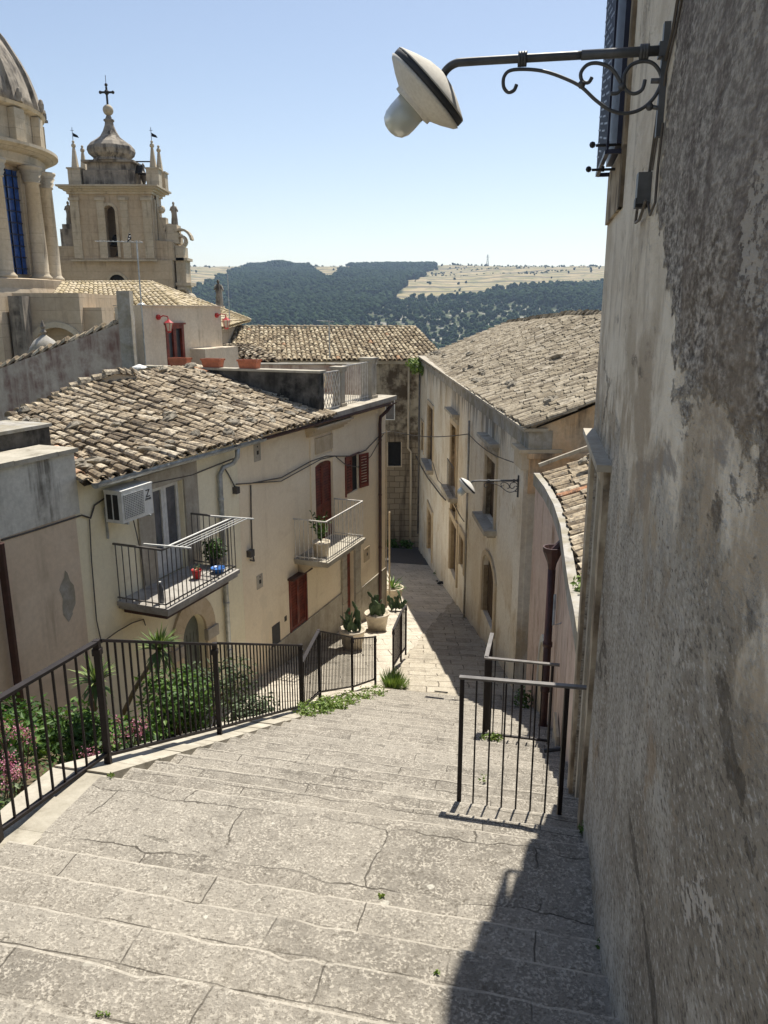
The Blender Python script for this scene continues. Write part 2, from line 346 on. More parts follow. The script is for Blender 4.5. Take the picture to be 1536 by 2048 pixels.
n1=b.noise(.55,detail=7,dist=.4); col=b.mix(b.ramp(n1,.38,.62),(.68,.60,.46),(.78,.73,.61))
col=b.mix(b.ramp(b.noise(1.3,b.mapping((1,1,.6)),7,.7),.52,.62,0,.65),col,(.50,.39,.24))
up=b.math('ADD',b.math('ADD',z,3.0),b.math('MULTIPLY',b.math('SUBTRACT',b.noise(1.0,b.mapping((3,3,.3)),6,.65),.5),4.5)); col=b.mix(b.ramp(up,-.2,.7,0,.8),col,(.15,.135,.115))
low=b.math('ADD',b.math('ADD',z,b.math('MULTIPLY',y,.17)),b.math('MULTIPLY',b.noise(1.2,detail=6),2.5)); col=b.mix(b.ramp(low,-3.9,-5.3,0,.6),col,(.36,.29,.19))
col=b.mix(b.ramp(b.noise(14,detail=5,rough=.7),.3,.7,0,.25),col,(.25,.2,.14)); b.bump(b.math('ADD',b.noise(30),n1),.3,.015); M['rightfac']=b.fin(col,.93,.12)
# the near wall: beige plaster, dark pitted render peeling above, grey damp below
b=NB('peeling_near_wall'); x,y,z=b.sep()
st=b.noise(1.6,b.mapping((.9,.9,.7)),8,.7,.4); st2=b.noise(4.5,b.mapping((.9,.9,.35)),6,.7)
big=b.noise(1.1,b.mapping((.55,.55,1)),8,.65,.4); mid=b.noise(4.5,b.mapping((.45,.45,1)),8,.72,.3)
rough_=b.noise(24,b.mapping((.42,.42,1)),6,.72); fine=b.noise(62,b.mapping((.42,.42,.9)),4,.65); pits=b.voro(46,b.mapping((.42,.42,1)))
beige=b.mix(b.ramp(st,.38,.62),(.56,.49,.385),(.72,.65,.53)); beige=b.mix(b.ramp(mid,.42,.60,0,.7),beige,(.72,.66,.55)); beige=b.mix(b.ramp(st2,.52,.64,0,.55),beige,(.36,.305,.24))
beige=b.mix(b.ramp(b.math('ADD',big,b.math('MULTIPLY',b.math('SUBTRACT',mid,.5),.5)),.40,.33,0,.85),beige,(.26,.235,.205))
drk=b.cramp(b.math('ADD',b.math('MULTIPLY',rough_,.55),b.math('MULTIPLY',fine,.45)),[(.40,(.08,.068,.058)),(.47,(.23,.205,.175)),(.53,(.45,.41,.355)),(.60,(.74,.68,.60))])
drk=b.mix(b.ramp(big,.44,.62,0,.5),drk,(.38,.345,.30)); drk=b.mix(b.ramp(st2,.50,.62,0,.5),drk,(.13,.105,.09))
damp=b.mix(b.ramp(st2,.38,.62),(.35,.315,.26),(.52,.48,.405)); damp=b.mix(b.ramp(big,.44,.58,0,.7),damp,(.24,.205,.155)); damp=b.mix(b.ramp(mid,.54,.66,0,.7),damp,(.46,.43,.38))
damp=b.mix(b.ramp(fine,.55,.64,0,.7),damp,(.60,.56,.50)); damp=b.mix(b.ramp(fine,.46,.36,0,.75),damp,(.11,.095,.08))
rust=b.ramp(b.noise(2.2,b.mapping((.8,.8,.8),loc=(4,2,1)),6,.7),.58,.66,0,.5); damp=b.mix(rust,damp,(.33,.225,.125))
nz_=b.math('ADD',b.math('MULTIPLY',b.math('SUBTRACT',big,.5),1.5),b.math('MULTIPLY',b.math('SUBTRACT',mid,.5),1.1))
edge=b.math('MINIMUM',b.math('SUBTRACT',3.35,y),b.math('SUBTRACT',b.math('ADD',z,.42),b.math('MULTIPLY',b.math('MAXIMUM',b.math('SUBTRACT',y,2.45),0),.85)))
mdark=b.ramp(b.math('ADD',edge,nz_),-.03,.06)
mdamp=b.ramp(b.math('ADD',b.math('SUBTRACT',-.72,z),b.math('ADD',b.math('MULTIPLY',b.math('SUBTRACT',st,.5),2.4),b.math('MULTIPLY',b.math('SUBTRACT',mid,.5),1.0))),-.12,.22)
brown=b.math('MULTIPLY',b.ramp(b.noise(1.5,b.mapping((.8,.8,.6),loc=(9,1,3)),7,.65),.46,.55,0,.75),b.ramp(z,.5,-.5))
col=b.mix(mdark,beige,drk); col=b.mix(brown,col,(.31,.245,.17)); col=b.mix(mdamp,col,damp)
peel=b.ramp(b.math('ADD',b.noise(1.3,b.mapping((.6,.6,.9),loc=(1,7,2)),8,.7),b.math('MULTIPLY',b.math('SUBTRACT',fine,.5),.15)),.60,.615,0,.8); col=b.mix(b.math('MULTIPLY',peel,b.math('MAXIMUM',mdamp,mdark)),col,(.58,.53,.455))
cr=b.voro(.8,b.mapping((.5,.5,1)),'DISTANCE_TO_EDGE'); crk=b.math('MULTIPLY',b.ramp(b.math('ADD',cr,b.math('MULTIPLY',b.math('SUBTRACT',mid,.5),.3)),.003,.009,1,0),b.ramp(big,.50,.56)); col=b.mix(b.math('MULTIPLY',crk,.6),col,(.06,.05,.04))
h=b.math('ADD',b.math('MULTIPLY',b.math('MULTIPLY',rough_,2.6),b.math('ADD',mdark,b.math('MULTIPLY',mdamp,.6))),b.math('MULTIPLY',fine,.8))
h=b.math('SUBTRACT',h,b.math('ADD',b.math('MULTIPLY',peel,.7),b.math('MULTIPLY',mdark,.4)))
b.bump(h,1.0,.022); M['nearwall']=b.fin(col,.93,.12)

# ------------------------------------------------------------ ground, steps, street
def stair_levels():
    L=[]   # (s_start, s_end, z) from upstream to downstream
    s=3.38; z=-3.17+.152
    ss=[]; k=0
    while s>-3.2: ss.append((s-.36,s,z)); s-=.36; z+=.152
    L=ss[::-1]; L.append((3.38,4.30,-3.17)); s=4.30; z=-3.17-.152
    while s<13.7: L.append((s,s+.352,z)); s+=.352; z-=.152
    return L,s,z
LEV,SEND,ZEND=stair_levels()
def stairz(s):
    for a,b_,z in LEV:
        if a<=s<b_: return z
    if s<LEV[0][0]: return LEV[0][2]
    return ZEND-.19*(s-SEND)
def step_mesh(g,a,b_,z,t0,t1,nxt,seed):
    """one course: worn tread, rounded broken nosing, riser"""
    n=int((t1-t0)/.05); rows=[]
    rnd=random.Random(seed); ph=rnd.random()*50; chips=[]
    for _ in range(9): chips.append((rnd.uniform(t0,t1),rnd.uniform(.03,.12),rnd.uniform(.005,.022)))
    bl=[]; q=t0
    while q<t1: q+=rnd.uniform(.65,1.15); bl.append((q,rnd.uniform(-.010,.010)))
    def off(t):
        e=0
        for c,w_,d in chips:
            if abs(t-c)<w_: e+=d*(1-abs(t-c)/w_)
        o=[x for x in bl if x[0]>=t]; o=o[0][1] if o else 0
        return e+noise.noise(Vector((t*2.3,ph,0)))*.008+noise.noise(Vector((t*9,ph,3)))*.004+o, o
    vs=[];W=n+1
    for i in range(n+1):
        t=t0+(t1-t0)*i/n; e,o=off(t); zz=z+o*.6
        for (s_,z_) in ((a-.03,zz),(a+(b_-a)*.5,zz+noise.noise(Vector((t*3,a,1)))*.007),(b_-.030-e,zz-.002),(b_-.014-e,zz-.007),(b_-e,zz-.026),(b_-e*.6+.004,zz-.09),(b_,nxt-.03)):
            vs.append(ST(s_,t,z_))
    fs=[]
    for i in range(n):
        for k in range(6): fs.append((i*7+k,i*7+k+1,(i+1)*7+k+1,(i+1)*7+k))
    o_=len(g.v); g.v.extend([tuple(v) for v in vs])
    for i in range(n):
        for k in range(6):
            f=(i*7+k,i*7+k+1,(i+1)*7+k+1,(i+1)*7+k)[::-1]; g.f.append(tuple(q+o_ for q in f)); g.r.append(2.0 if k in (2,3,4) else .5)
gs=G(); gl=G()
for i,(a,b_,z) in enumerate(LEV):
    nxt=LEV[i+1][2] if i+1<len(LEV) else ZEND
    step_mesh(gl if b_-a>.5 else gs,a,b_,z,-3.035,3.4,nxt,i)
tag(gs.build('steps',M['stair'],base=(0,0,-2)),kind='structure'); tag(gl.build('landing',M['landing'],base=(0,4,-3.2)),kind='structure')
# street below, gently stepped ramps
g=G(); s=SEND-.02; z=ZEND; gz=[]
k=0; y=SEND
while y<46:
    L_=rr(1.5,2.1); drop=.075; z1=z-.15*L_
    A=[ST(y,-3.3,0),ST(y,6,0)] if y<16.5 else None
    nX=24; vs=[]
    for j in range(nX+1):
        t=-3.35+11*j/nX
        vs+= [ST(y,t,z),ST(y+L_-.03,t,z1),ST(y+L_,t,z1-.02),ST(y+L_+.005,t,z1-drop-.02)]
    fs=[]
    for j in range(nX):
        for q in range(3): fs.append(((j+1)*4+q,(j+1)*4+q+1,j*4+q+1,j*4+q))
    g.add(vs,fs); gz.append((y,z,L_)); y+=L_; z=z1-drop
def streetz(s):
    for (y_,z_,l) in gz:
        if y_<=s<y_+l: return z_-.15*(s-y_)
    return ZEND
def groundz(x,y):
    v=Vector((x,y,0)); s=v.dot(D)
    return stairz(s) if s<SEND else streetz(s)
ob=tag(g.build('street',M['street'],base=(1,20,-9)),kind='structure')
# far asphalt stretch with a manhole, 6 mm above the paving
g=G(); gz2=[q for q in gz if q[0]>31]
for (y_,z_,l) in gz2: g.add([ST(y_,-8.5,z_+.006),ST(y_+l-.03,-8.5,z_-.15*l+.006),ST(y_+l-.03,6,z_-.15*l+.006),ST(y_,6,z_+.006)],[(0,3,2,1)])
tag(g.build('asphalt_road',M['asphalt'],base=(1,36,-11)),kind='structure')
g=G(); z=streetz(D.dot(Vector((.5,36,0)))); g.add([Vector((.15+.3*math.cos(a),36.2+.3*math.sin(a),z-.05+.075)) for a in [i*math.pi/8 for i in range(16)]],[tuple(range(16))])
# lane between the left houses and the stair wall
LZ=-7.62
g=G(); 
for i in range(12):
    s0=7.5+i*.9; s1=s0+.9
    zf=lambda s: LZ if s<13.5 else min(LZ,0)+(-.13*(s-13.5) if s>13.5 else 0)
    g.add([ST(s0,-9.5,zf(s0)),ST(s0,-3.3,zf(s0)),ST(s1,-3.3,zf(s1)),ST(s1,-9.5,zf(s1))],[(0,1,2,3)])
for i in range(16):
    s0=18.3+i*1.7; s1=s0+1.7
    g.add([ST(s0,-14,streetz(s0)-.02),ST(s0,-3.3,streetz(s0)-.02),ST(s1,-3.3,streetz(s1)-.02),ST(s1,-14,streetz(s1)-.02)],[(0,1,2,3)])
tag(g.build('lane',M['lane'],base=(-3,14,LZ)),kind='structure')
# sloping coping / retaining wall along the stair
def railbase(s):
    return stairz_s(s)
def stairz_s(s):
    if s<3.38: return -3.17+(3.38-s)*.422
    if s<4.30: return -3.17
    if s<SEND: return -3.17-(s-4.30)*.432
    return ZEND-.19*(s-SEND)
g=G()
ss=[-3+i*.35 for i in range(int((17.0+3)/.35)+1)]
for i in range(len(ss)-1):
    a,b_=ss[i],ss[i+1]-.004; za,zb=stairz_s(a)-.01,stairz_s(b_)-.01; j=rr(-.012,.012)
    g.hexa([ST(a,-3.46+j,-9),ST(a,-3.02+j,-9),ST(b_,-3.02+j,-9),ST(b_,-3.46+j,-9),ST(a,-3.46+j,za+j),ST(a,-3.02+j,za+j),ST(b_,-3.02+j,zb+j),ST(b_,-3.46+j,zb+j)])
tag(g.build('retaining_wall',M['coping']),'sloping pale stone retaining wall and coping under the long black stair railing','wall')
# garden bed between the wall and the houses
def gardz(s): return stairz_s(s)-.42 if s<7.5 else stairz_s(7.5)-.42-(s-7.5)*.60
g=G(); nS=30; vs=[]; fs=[]
for i in range(nS+1):
    s=-2+i*(13.2)/nS
    for j in range(9):
        t=-3.4-j*.75; vs.append(ST(s,t,max(gardz(s)-.10*j,LZ-.1)+noise.noise(Vector((s*1.3,t*1.3,0)))*.12))
for i in range(nS):
    for j in range(8): fs.append((i*9+j+1,i*9+j,(i+1)*9+j,(i+1)*9+j+1))
g.add(vs,fs); tag(g.build('garden_bed',M['soil'],base=(-4,7,-5)),kind='structure')

# ------------------------------------------------------------ valley and the far plateau
def fbm(x,y,s,o=4): return noise.fractal(Vector((x/s,y/s,0.3)),.8,2,o)
def terz(x,y):
    d=math.hypot(x*.55,y)
    pts=[(0,-16),(60,-22),(150,-60),(420,-120),(650,-72),(1000,-18),(1450,44),(1900,94),(2150,112),(2600,118),(9000,150)]
    if x<-40 or True:
        for i in range(len(pts)-1):
            if pts[i][0]<=d<pts[i+1][0]:
                f=(d-pts[i][0])/(pts[i+1][0]-pts[i][0]); z=pts[i][1]+(pts[i+1][1]-pts[i][1])*f; break
        else: z=150
    if d>300: z+=fbm(x,y,420)*min(1,(d-300)/500)*(13 if d<2000 else 6)
    return z
def inpoly(x,y,p):
    c=False; j=len(p)-1
    for i in range(len(p)):
        if (p[i][1]>y)!=(p[j][1]>y) and x<(p[j][0]-p[i][0])*(y-p[i][1])/(p[j][1]-p[i][1])+p[i][0]: c=not c
        j=i
    return c
POLF=[(788,598),(808,572),(868,536),(876,500),(1300,500),(1300,568),(1150,572),(1060,578),(980,586),(905,598),(850,597)]
POLL=[(0,500),(520,500),(525,522),(498,533),(455,552),(420,570),(375,590),(0,660)]
POLM=[(612,500),(720,500),(705,536),(655,560),(618,540)]
ROCK=[(715,660),(735,628),(800,598),(905,600),(1010,606),(1205,620),(1205,655),(1000,652),(905,700),(740,700)]
def cover(x,y,z):
    px,py=proj(x,y,z); n=noise.noise(Vector((x/60,y/60,0)))*6; px+=n*3; py+=n
    if math.hypot(x,y)<500: return 2
    if inpoly(px,py,POLF) or inpoly(px,py,POLL) or inpoly(px,py,POLM) : return 1
    if math.hypot(x*.55,y)>2250: return 1
    if inpoly(px,py,ROCK): return 2
    return 0
vs=[];fs=[];cv=[]
ys=[-400,-100,0,40,80,120,160,220,300,400,500]+[500+i*16 for i in range(1,113)]+[2400,2550,2750,3000,3400,4000]
NX=150
for y in ys:
    W=max(200,y*1.15)
    for i in range(NX+1):
        x=-W+2*W*i/NX; z=terz(x,y); vs.append((x,y,z)); cv.append(cover(x,y,z))
for j in range(len(ys)-1):
    for i in range(NX): a=j*(NX+1)+i; fs.append((a,a+1,a+NX+2,a+NX+1))
me=bpy.data.meshes.new('terrain'); me.from_pydata(vs,[],fs)
for nm,val in (('field',1),('rock',2)):
    at=me.attributes.new(nm,'FLOAT','POINT'); at.data.foreach_set('value',[1.0 if c==val else 0.0 for c in cv])
me.shade_smooth()
b=NB('valley_ground'); x,y,z=b.sep()
fld=b.mix(b.ramp(b.noise(.02,b.mapping((1,2.5,1))),.4,.6),(.36,.29,.175),(.25,.225,.12))
fld=b.mix(b.ramp(b.noise(.05),.5,.62,0,.6),fld,(.12,.13,.07))
wv=b.t.nodes.new('ShaderNodeTexWave'); wv.bands_direction='Y'; b.set(wv.inputs['Vector'],b.mapping((.12,1,1))); wv.inputs['Scale'].default_value=.006; wv.inputs['Distortion'].default_value=6; wv.inputs['Detail'].default_value=3; wv.inputs['Detail Scale'].default_value=.6
fld=b.mix(b.ramp(wv.outputs['Fac'],.22,.10,0,.8),fld,(.10,.095,.075))
frs=b.mix(b.ramp(b.noise(.03),.4,.6),(.025,.038,.017),(.05,.06,.03))
rck=b.mix(b.ramp(b.noise(.06,detail=8,rough=.75),.50,.60),(.07,.085,.045),(.30,.28,.24))
col=b.mix(b.ramp(b.attr('field'),.3,.7),frs,fld); col=b.mix(b.ramp(b.attr('rock'),.3,.7),col,rck)
me.materials.append(b.fin(col,.95,.05)); ob=bpy.data.objects.new('terrain',me); COL.objects.link(ob); tag(ob,kind='structure')
# far wood: one mass nobody could count
ico=[]; t_=(1+5**.5)/2
for a,b_ in ((-1,t_),(1,t_),(-1,-t_),(1,-t_)): ico.append((a,b_,0))
for a,b_ in ((-1,t_),(1,t_),(-1,-t_),(1,-t_)): ico.append((0,a,b_))
for a,b_ in ((-1,t_),(1,t_),(-1,-t_),(1,-t_)): ico.append((b_,0,a))
ICO=np.array([Vector(v).normalized() for v in ico])
IF=[(0,11,5),(0,5,1),(0,1,7),(0,7,10),(0,10,11),(1,5,9),(5,11,4),(11,10,2),(10,7,6),(7,1,8),(3,9,4),(3,4,2),(3,2,6),(3,6,8),(3,8,9),(4,9,5),(2,4,11),(6,2,10),(8,6,7),(9,8,1)]
IFn=np.array(IF)
rng=np.random.default_rng(3)
def wood(pts,name,label_kind='stuff'):
    V=[];F=[];Rn=[];o=0
    for (x,y,z,h,r) in pts:
        nb=2 if h>4.5 else 1
        for k in range(nb):
            j=1+rng.uniform(-.28,.28,(12,1)); v=ICO*j
            sc=np.array([r,r,h*.5])*(1 if k==0 else .62); off=np.array([x,y,z+h*.45]) if k==0 else np.array([x+rng.uniform(-.6,.6)*r,y-.4*r,z+h*.78])
            V.append(v*sc+off); F.append(IFn+o); o+=12; Rn.append(np.clip(rng.normal(.45,.22)+rng.uniform(-.15,.15,20),0,1))
    V=np.concatenate(V);F=np.concatenate(F);Rn=np.concatenate(Rn)
    me=bpy.data.meshes.new(name); me.vertices.add(len(V)); me.vertices.foreach_set('co',V.ravel())
    me.loops.add(len(F)*3); me.loops.foreach_set('vertex_index',F.ravel()); me.polygons.add(len(F)); me.polygons.foreach_set('loop_start',np.arange(len(F))*3)
    me.update(calc_edges=True); at=me.attributes.new('rnd','FLOAT','FACE'); at.data.foreach_set('value',Rn); me.shade_smooth()
    me.materials.append(M['forest']); ob=bpy.data.objects.new(name,me); COL.objects.link(ob); return ob
pts=[]; tries=0
while len(pts)<15500 and tries<90000:
    tries+=1
    d=rng.uniform(620**2,2280**2)**.5; px=rng.uniform(330,1260); u=(px-768)/FPX/1.0; x=u*d; y=d
    z=terz(x,y); c=cover(x,y,z); q=rng.random()
    if c==1 and q>.008: continue
    if c==2 and q>.62: continue
    h=rng.uniform(6,11) if c==0 else rng.uniform(3,8); 
    if c==1: h=rng.uniform(3,6)
    pts.append((x,y,z-.3,h,h*rng.uniform(.40,.6)))
for i in range(26):   # hedge lines across the pale fields
    d=rng.uniform(1650,2150); px=rng.uniform(820,1150); n_=rng.integers(3,9); sl=rng.uniform(-.25,.25)
    for k in range(n_):
        dd=d+k*sl*12; xx=(px-768)/FPX*d+k*rng.uniform(8,15)
        if cover(xx,dd,terz(xx,dd))==1: pts.append((xx,dd,terz(xx,dd)-.3,rng.uniform(2,4),rng.uniform(1.5,3)))
for i in range(150):   # scattered hedgerow trees on the skyline
    d=rng.uniform(2150,2700); px=rng.choice([rng.uniform(370,520),rng.uniform(860,1210),rng.uniform(600,860)]); x=(px-768)/FPX*d
    h=rng.uniform(4,8); pts.append((x,d,terz(x,d)-.3,h,h*rng.uniform(.5,1.1)))
for i in range(260):   # the domed clump left of centre on the skyline
    d=rng.uniform(1960,2150); px=rng.normal(568,22); x=(px-768)/FPX*d; hh=12*math.exp(-((px-568)/34)**2)
    pts.append((x,d,terz(x,d)+hh-6,9+rng.uniform(0,3),5))
tag(wood(pts,'far_wood'),'dark evergreen wood covering the far side of the valley','woodland',kind='stuff')
# pylon
pb=P(975,530,2150); pb.z=terz(pb.x,pb.y)-1; g=G(); H=30
for sx,sy in ((-1,-1),(1,-1),(1,1),(-1,1)): g.tube([pb+Vector((3*sx,3*sy,0)),pb+Vector((.4*sx,.4*sy,H))],.35,4)
for k in range(6):
    f=k/6; w_=3-2.6*f; w2=3-2.6*(f+1/6); g.tube([pb+Vector((-w_,-w_,H*f)),pb+Vector((w2,-w2,H*(f+1/6)))],.25,4); g.tube([pb+Vector((w_,-w_,H*f)),pb+Vector((-w2,-w2,H*(f+1/6)))],.25,4)
for zz,w_ in ((22,5),(26,4)): g.tube([pb+Vector((-w_,0,zz)),pb+Vector((w_,0,zz))],.3,4)
tag(g.build('pylon',M['lampiron']),'lattice power pylon on the skyline above the pale fields','pylon')

# ------------------------------------------------------------ building helpers
def wall_f(g,F,a0,a1,z0,z1,ops=(),th=.3,b=0,back=True):
    """front face with real openings (a0,a1,z0,z1[,arch]) and reveals of depth th"""
    A=sorted(set([a0,a1]+[min(max(v,a0),a1) for o in ops for v in o[:2]])); Z=sorted(set([z0,z1]+[min(max(v,z0),z1) for o in ops for v in o[2:4]]))
    for i in range(len(A)-1):
        for j in range(len(Z)-1):
            ca=(A[i]+A[i+1])/2; cz=(Z[j]+Z[j+1])/2
            if any(o[0]<ca<o[1] and o[2]<cz<o[3] for o in ops): continue
            g.add([F.pt(A[i],b,Z[j]),F.pt(A[i+1],b,Z[j]),F.pt(A[i+1],b,Z[j+1]),F.pt(A[i],b,Z[j+1])],[(0,1,2,3)])
    for o in ops:
        p,q,u,v=o[:4]
        if len(o)>4 and o[4]:
            r=(q-p)/2; hgt=o[4]; zc=v-hgt; cm=(p+q)/2; n=14; arc=[(cm-r*math.cos(math.pi*k/n),zc+hgt*math.sin(math.pi*k/n)) for k in range(n+1)]
            for k in range(n):
                (x0,y0),(x1,y1)=arc[k],arc[k+1]
                g.add([F.pt(x0,b,y0),F.pt(x1,b,y1),F.pt(x1,b,v),F.pt(x0,b,v)],[(0,1,2,3)])
                g.add([F.pt(x0,b,y0),F.pt(x1,b,y1),F.pt(x1,b-th,y1),F.pt(x0,b-th,y0)],[(0,1,2,3)])
            for x in (p,q): g.add([F.pt(x,b,u),F.pt(x,b,zc),F.pt(x,b-th,zc),F.pt(x,b-th,u)],[(0,1,2,3)])
        else:
            for x in (p,q): g.add([F.pt(x,b,u),F.pt(x,b,v),F.pt(x,b-th,v),F.pt(x,b-th,u)],[(0,1,2,3)])
            g.add([F.pt(p,b,v),F.pt(q,b,v),F.pt(q,b-th,v),F.pt(p,b-th,v)],[(0,1,2,3)])
        g.add([F.pt(p,b,u),F.pt(q,b,u),F.pt(q,b-th,u),F.pt(p,b-th,u)],[(0,1,2,3)])
    if back:
        g.add([F.pt(a0,b-.45,z0),F.pt(a1,b-.45,z0),F.pt(a1,b-.45,z1),F.pt(a0,b-.45,z1)],[(3,2,1,0)])
        g.add([F.pt(a0,b,z1),F.pt(a1,b,z1),F.pt(a1,b-.45,z1),F.pt(a0,b-.45,z1)],[(0,1,2,3)])
        for a in (a0,a1): g.add([F.pt(a,b,z0),F.pt(a,b,z1),F.pt(a,b-.45,z1),F.pt(a,b-.45,z0)],[(0,1,2,3)])
    return g
def tiles(g,e0,e1,r1,r0,pitch=.21,run=.34,rad=.085,jit=1.0,pans=True,seg=5,sag=0,band=None,shift=.5):
    """barrel tiles laid on the patch eave e0-e1, ridge r0-r1"""
    e0,e1,r1,r0=[Vector(v) for v in (e0,e1,r1,r0)]
    def S(u,v):
        p=(e0*(1-u)+e1*u)*(1-v)+(r0*(1-u)+r1*u)*v
        p=p+Vector((0,0,-sag*math.sin(math.pi*v)*math.sin(math.pi*u)+noise.noise(p*.7)*.035*jit)); return p
    n=max(2,round(((e1-e0).length+(r1-r0).length)/2/pitch)); mrow=max(2,round(((r0-e0).length+(r1-e1).length)/2/run))
    N=(e1-e0).cross(r0-e0).normalized(); N=-N if N.z<0 else N
    base=G()
    for kind in ((0,1) if pans else (0,)):
        for i in range(n+(0 if kind else 1)):
            cs=rr(-.5,.5)*shift/mrow
            u=(i+(.5 if kind else 0))/n; u=min(u,1)
            for j in range(mrow):
                v0=j/mrow-(.02 if j else .035)+(cs if j else 0); v1=(j+1.25)/mrow+cs
                v1=min(v1,1.0); ju=rr(-.10,.10)*jit/n; ju2=ju+rr(-.08,.08)*jit/n
                p0=S(min(max(u+ju,0),1),v0); p1=S(min(max(u+ju2,0),1),v1); t=(p1-p0).normalized(); sx=N.cross(t).normalized(); nn=t.cross(sx); nn=nn if nn.z>0 else -nn
                p0=p0+t*rr(-.03,.03)*jit; rd=rad*rr(.92,1.08); h0,h1=(.036+rr(0,.014)*jit,.010) if not kind else (.0,-.03)
                vs=[]; sg=1 if not kind else -1
                m=seg if not kind else 3
                for (p,r_,h) in ((p0,rd,h0),(p1,rd*.82,h1)):
                    for k in range(m+1):
                        a=math.pi*k/m; vs.append(p+sx*math.cos(a)*r_+nn*(h+(math.sin(a)*r_*.85 if not kind else .06-math.sin(a)*r_*.55)))
                q=m+1; fs=[(k,k+1,q+k+1,q+k) for k in range(m)]
                if not kind:   # thickness ring at the lower end
                    for k in range(m+1):
                        a=math.pi*k/m; vs.append(p0+sx*math.cos(a)*rd*.80+nn*(h0+math.sin(a)*rd*.85*.78-.004))
                    fs+=[(k+1,k,2*q+k,2*q+k+1) for k in range(m)]
                    for k in range(m+1):
                        a=math.pi*k/m; vs.append(p0+t*.12+sx*math.cos(a)*rd*.78+nn*(h0+math.sin(a)*rd*.85*.75-.01))
                    fs+=[(2*q+k+1,2*q+k,3*q+k,3*q+k+1) for k in range(m)]
                c=random.random()**.9*.96 if random.random()>.007 else 1.0
                if band and random.random()<.35 and band(u,j/mrow): c=.99
                g.add(vs,fs,c*(1 if not kind else .45))
    # dark bed below
    K=8; vs=[];fs=[]
    for i in range(K+1):
        for j in range(K+1): vs.append(S(i/K,j/K)-N*.045)
    for i in range(K):
        for j in range(K): a=i*(K+1)+j; fs.append((a,a+1,a+K+2,a+K+1))
    g.add(vs,fs,.0)
    return S,N
def ridgecap(g,p,q,n,rad=.10,jit=1):
    p,q=Vector(p),Vector(q)
    for k in range(n):
        a=p.lerp(q,k/n); b_=p.lerp(q,(k+1.15)/n); t=(b_-a).normalized(); sx=t.cross(Vector((0,0,1))).normalized(); up=sx.cross(t)
        a=a+up*rr(.02,.05)*jit+sx*rr(-.02,.02)*jit; vs=[]
        for (c,r_) in ((a,rad),(b_,rad*.85)):
            for m in range(6): w_=math.pi*m/5; vs.append(c+sx*math.cos(w_)*r_+up*math.sin(w_)*r_)
        g.add(vs,[(m,m+1,7+m,6+m) for m in range(5)]+[(0,1,2,3,4,5)])
def shutter_leaf(g,F,a0,a1,z0,z1,b,slats=True,solid_below=0):
    t=.035; w_=min(.055,(a1-a0)*.2); g.fbox(F,a0,a0+w_,b,b+t,z0,z1); g.fbox(F,a1-w_,a1,b,b+t,z0,z1); g.fbox(F,a0+w_,a1-w_,b,b+t-.003,z0,z0+.08); g.fbox(F,a0+w_,a1-w_,b,b+t-.003,z1-.08,z1)
    zb=z0+.08
    if solid_below:
        zb=z0+(z1-z0)*solid_below; g.fbox(F,a0+w_,a1-w_,b,b+t-.012,z0+.08,zb); g.fbox(F,a0+w_,a1-w_,b,b+t-.003,zb-.04,zb+.04)
        for k in range(7): zz=z0+.12+(zb-.1-z0-.12)*k/6; g.fbox(F,a0+w_,a1-w_,b+.01,b+t-.001,zz,zz+.03)
    n=int((z1-.08-zb)/.07)
    for k in range(n):
        zz=zb+(z1-.08-zb)*(k+.5)/n; g.hexa([F.pt(a0+w_,b+.03,zz-.028),F.pt(a1-w_,b+.03,zz-.028),F.pt(a1-w_,b+.022,zz-.034),F.pt(a0+w_,b+.022,zz-.034),F.pt(a0+w_,b+.010,zz+.022),F.pt(a1-w_,b+.010,zz+.022),F.pt(a1-w_,b+.002,zz+.016),F.pt(a0+w_,b+.002,zz+.016)])
def fbar(g,F,p,q,w_): g.bar(F.pt(*p),F.pt(*q),w_,w_)
def text(s,F,a,z,b,size,m,parent,name='lettering'):
    c=bpy.data.curves.new('t','FONT'); c.body=s; c.size=size; c.extrude=.002; c.align_x='CENTER'
    to=bpy.data.objects.new('t',c); COL.objects.link(to); bpy.context.view_layer.update()
    me=bpy.data.meshes.new_from_object(to); bpy.data.objects.remove(to); g=G()
    V=[F.pt(a+v.co.x,b+v.co.z,z+v.co.y) for v in me.vertices]; g.add(V,[tuple(p.vertices) for p in me.polygons])
    return g.build(name,m,parent)

# ------------------------------------------------------------ LEFT HOUSES
ZG=-8.9
aC0=FL.ax(-260,1000); aCA=FL.ax(152,1060); aAB=FL.ax(478,1000); aBR=FL.ax(645,840); aBE=FL.ax(771,900)
EZ=-2.40
# --- house with peach wall at the left edge
hc=thing('peach_house',FL.pt(aC0+2,0,ZG),'peach plastered house at the left edge with a weathered white parapet band','house')
g=wall_f(G(),FL,aC0,aCA-.003,ZG,-2.875,b=.02); g.build('wall',M['peach'],hc)
g=G(); g.fbox(FL,aC0,aCA+.06,-.5,.05,-2.87,-1.97); g.build('parapet',M['greywhite'],hc)
g=G(); a=aC0
while a<aCA: 
    n_=min(a+rr(.5,.9),aCA+.10); g.fbox(FL,a,n_-.006,-.62,.10,-1.968,-1.90+rr(-.008,.008)); a=n_
g.build('coping',M['coping'],hc)
k1=FL.ax(100,870,-.66); kz=FL.px(100,846,-.66)[1]; g=G(); g.fbox(FL,k1-2.2,k1,-1.5,-.66,-2.4,kz-.05); o=g.build('chimney_block',M['dark'],hc)
g=G(); g.fbox(FL,k1-2.25,k1+.03,-1.54,-.63,kz-.048,kz); g.build('cap',M['cement'],o)
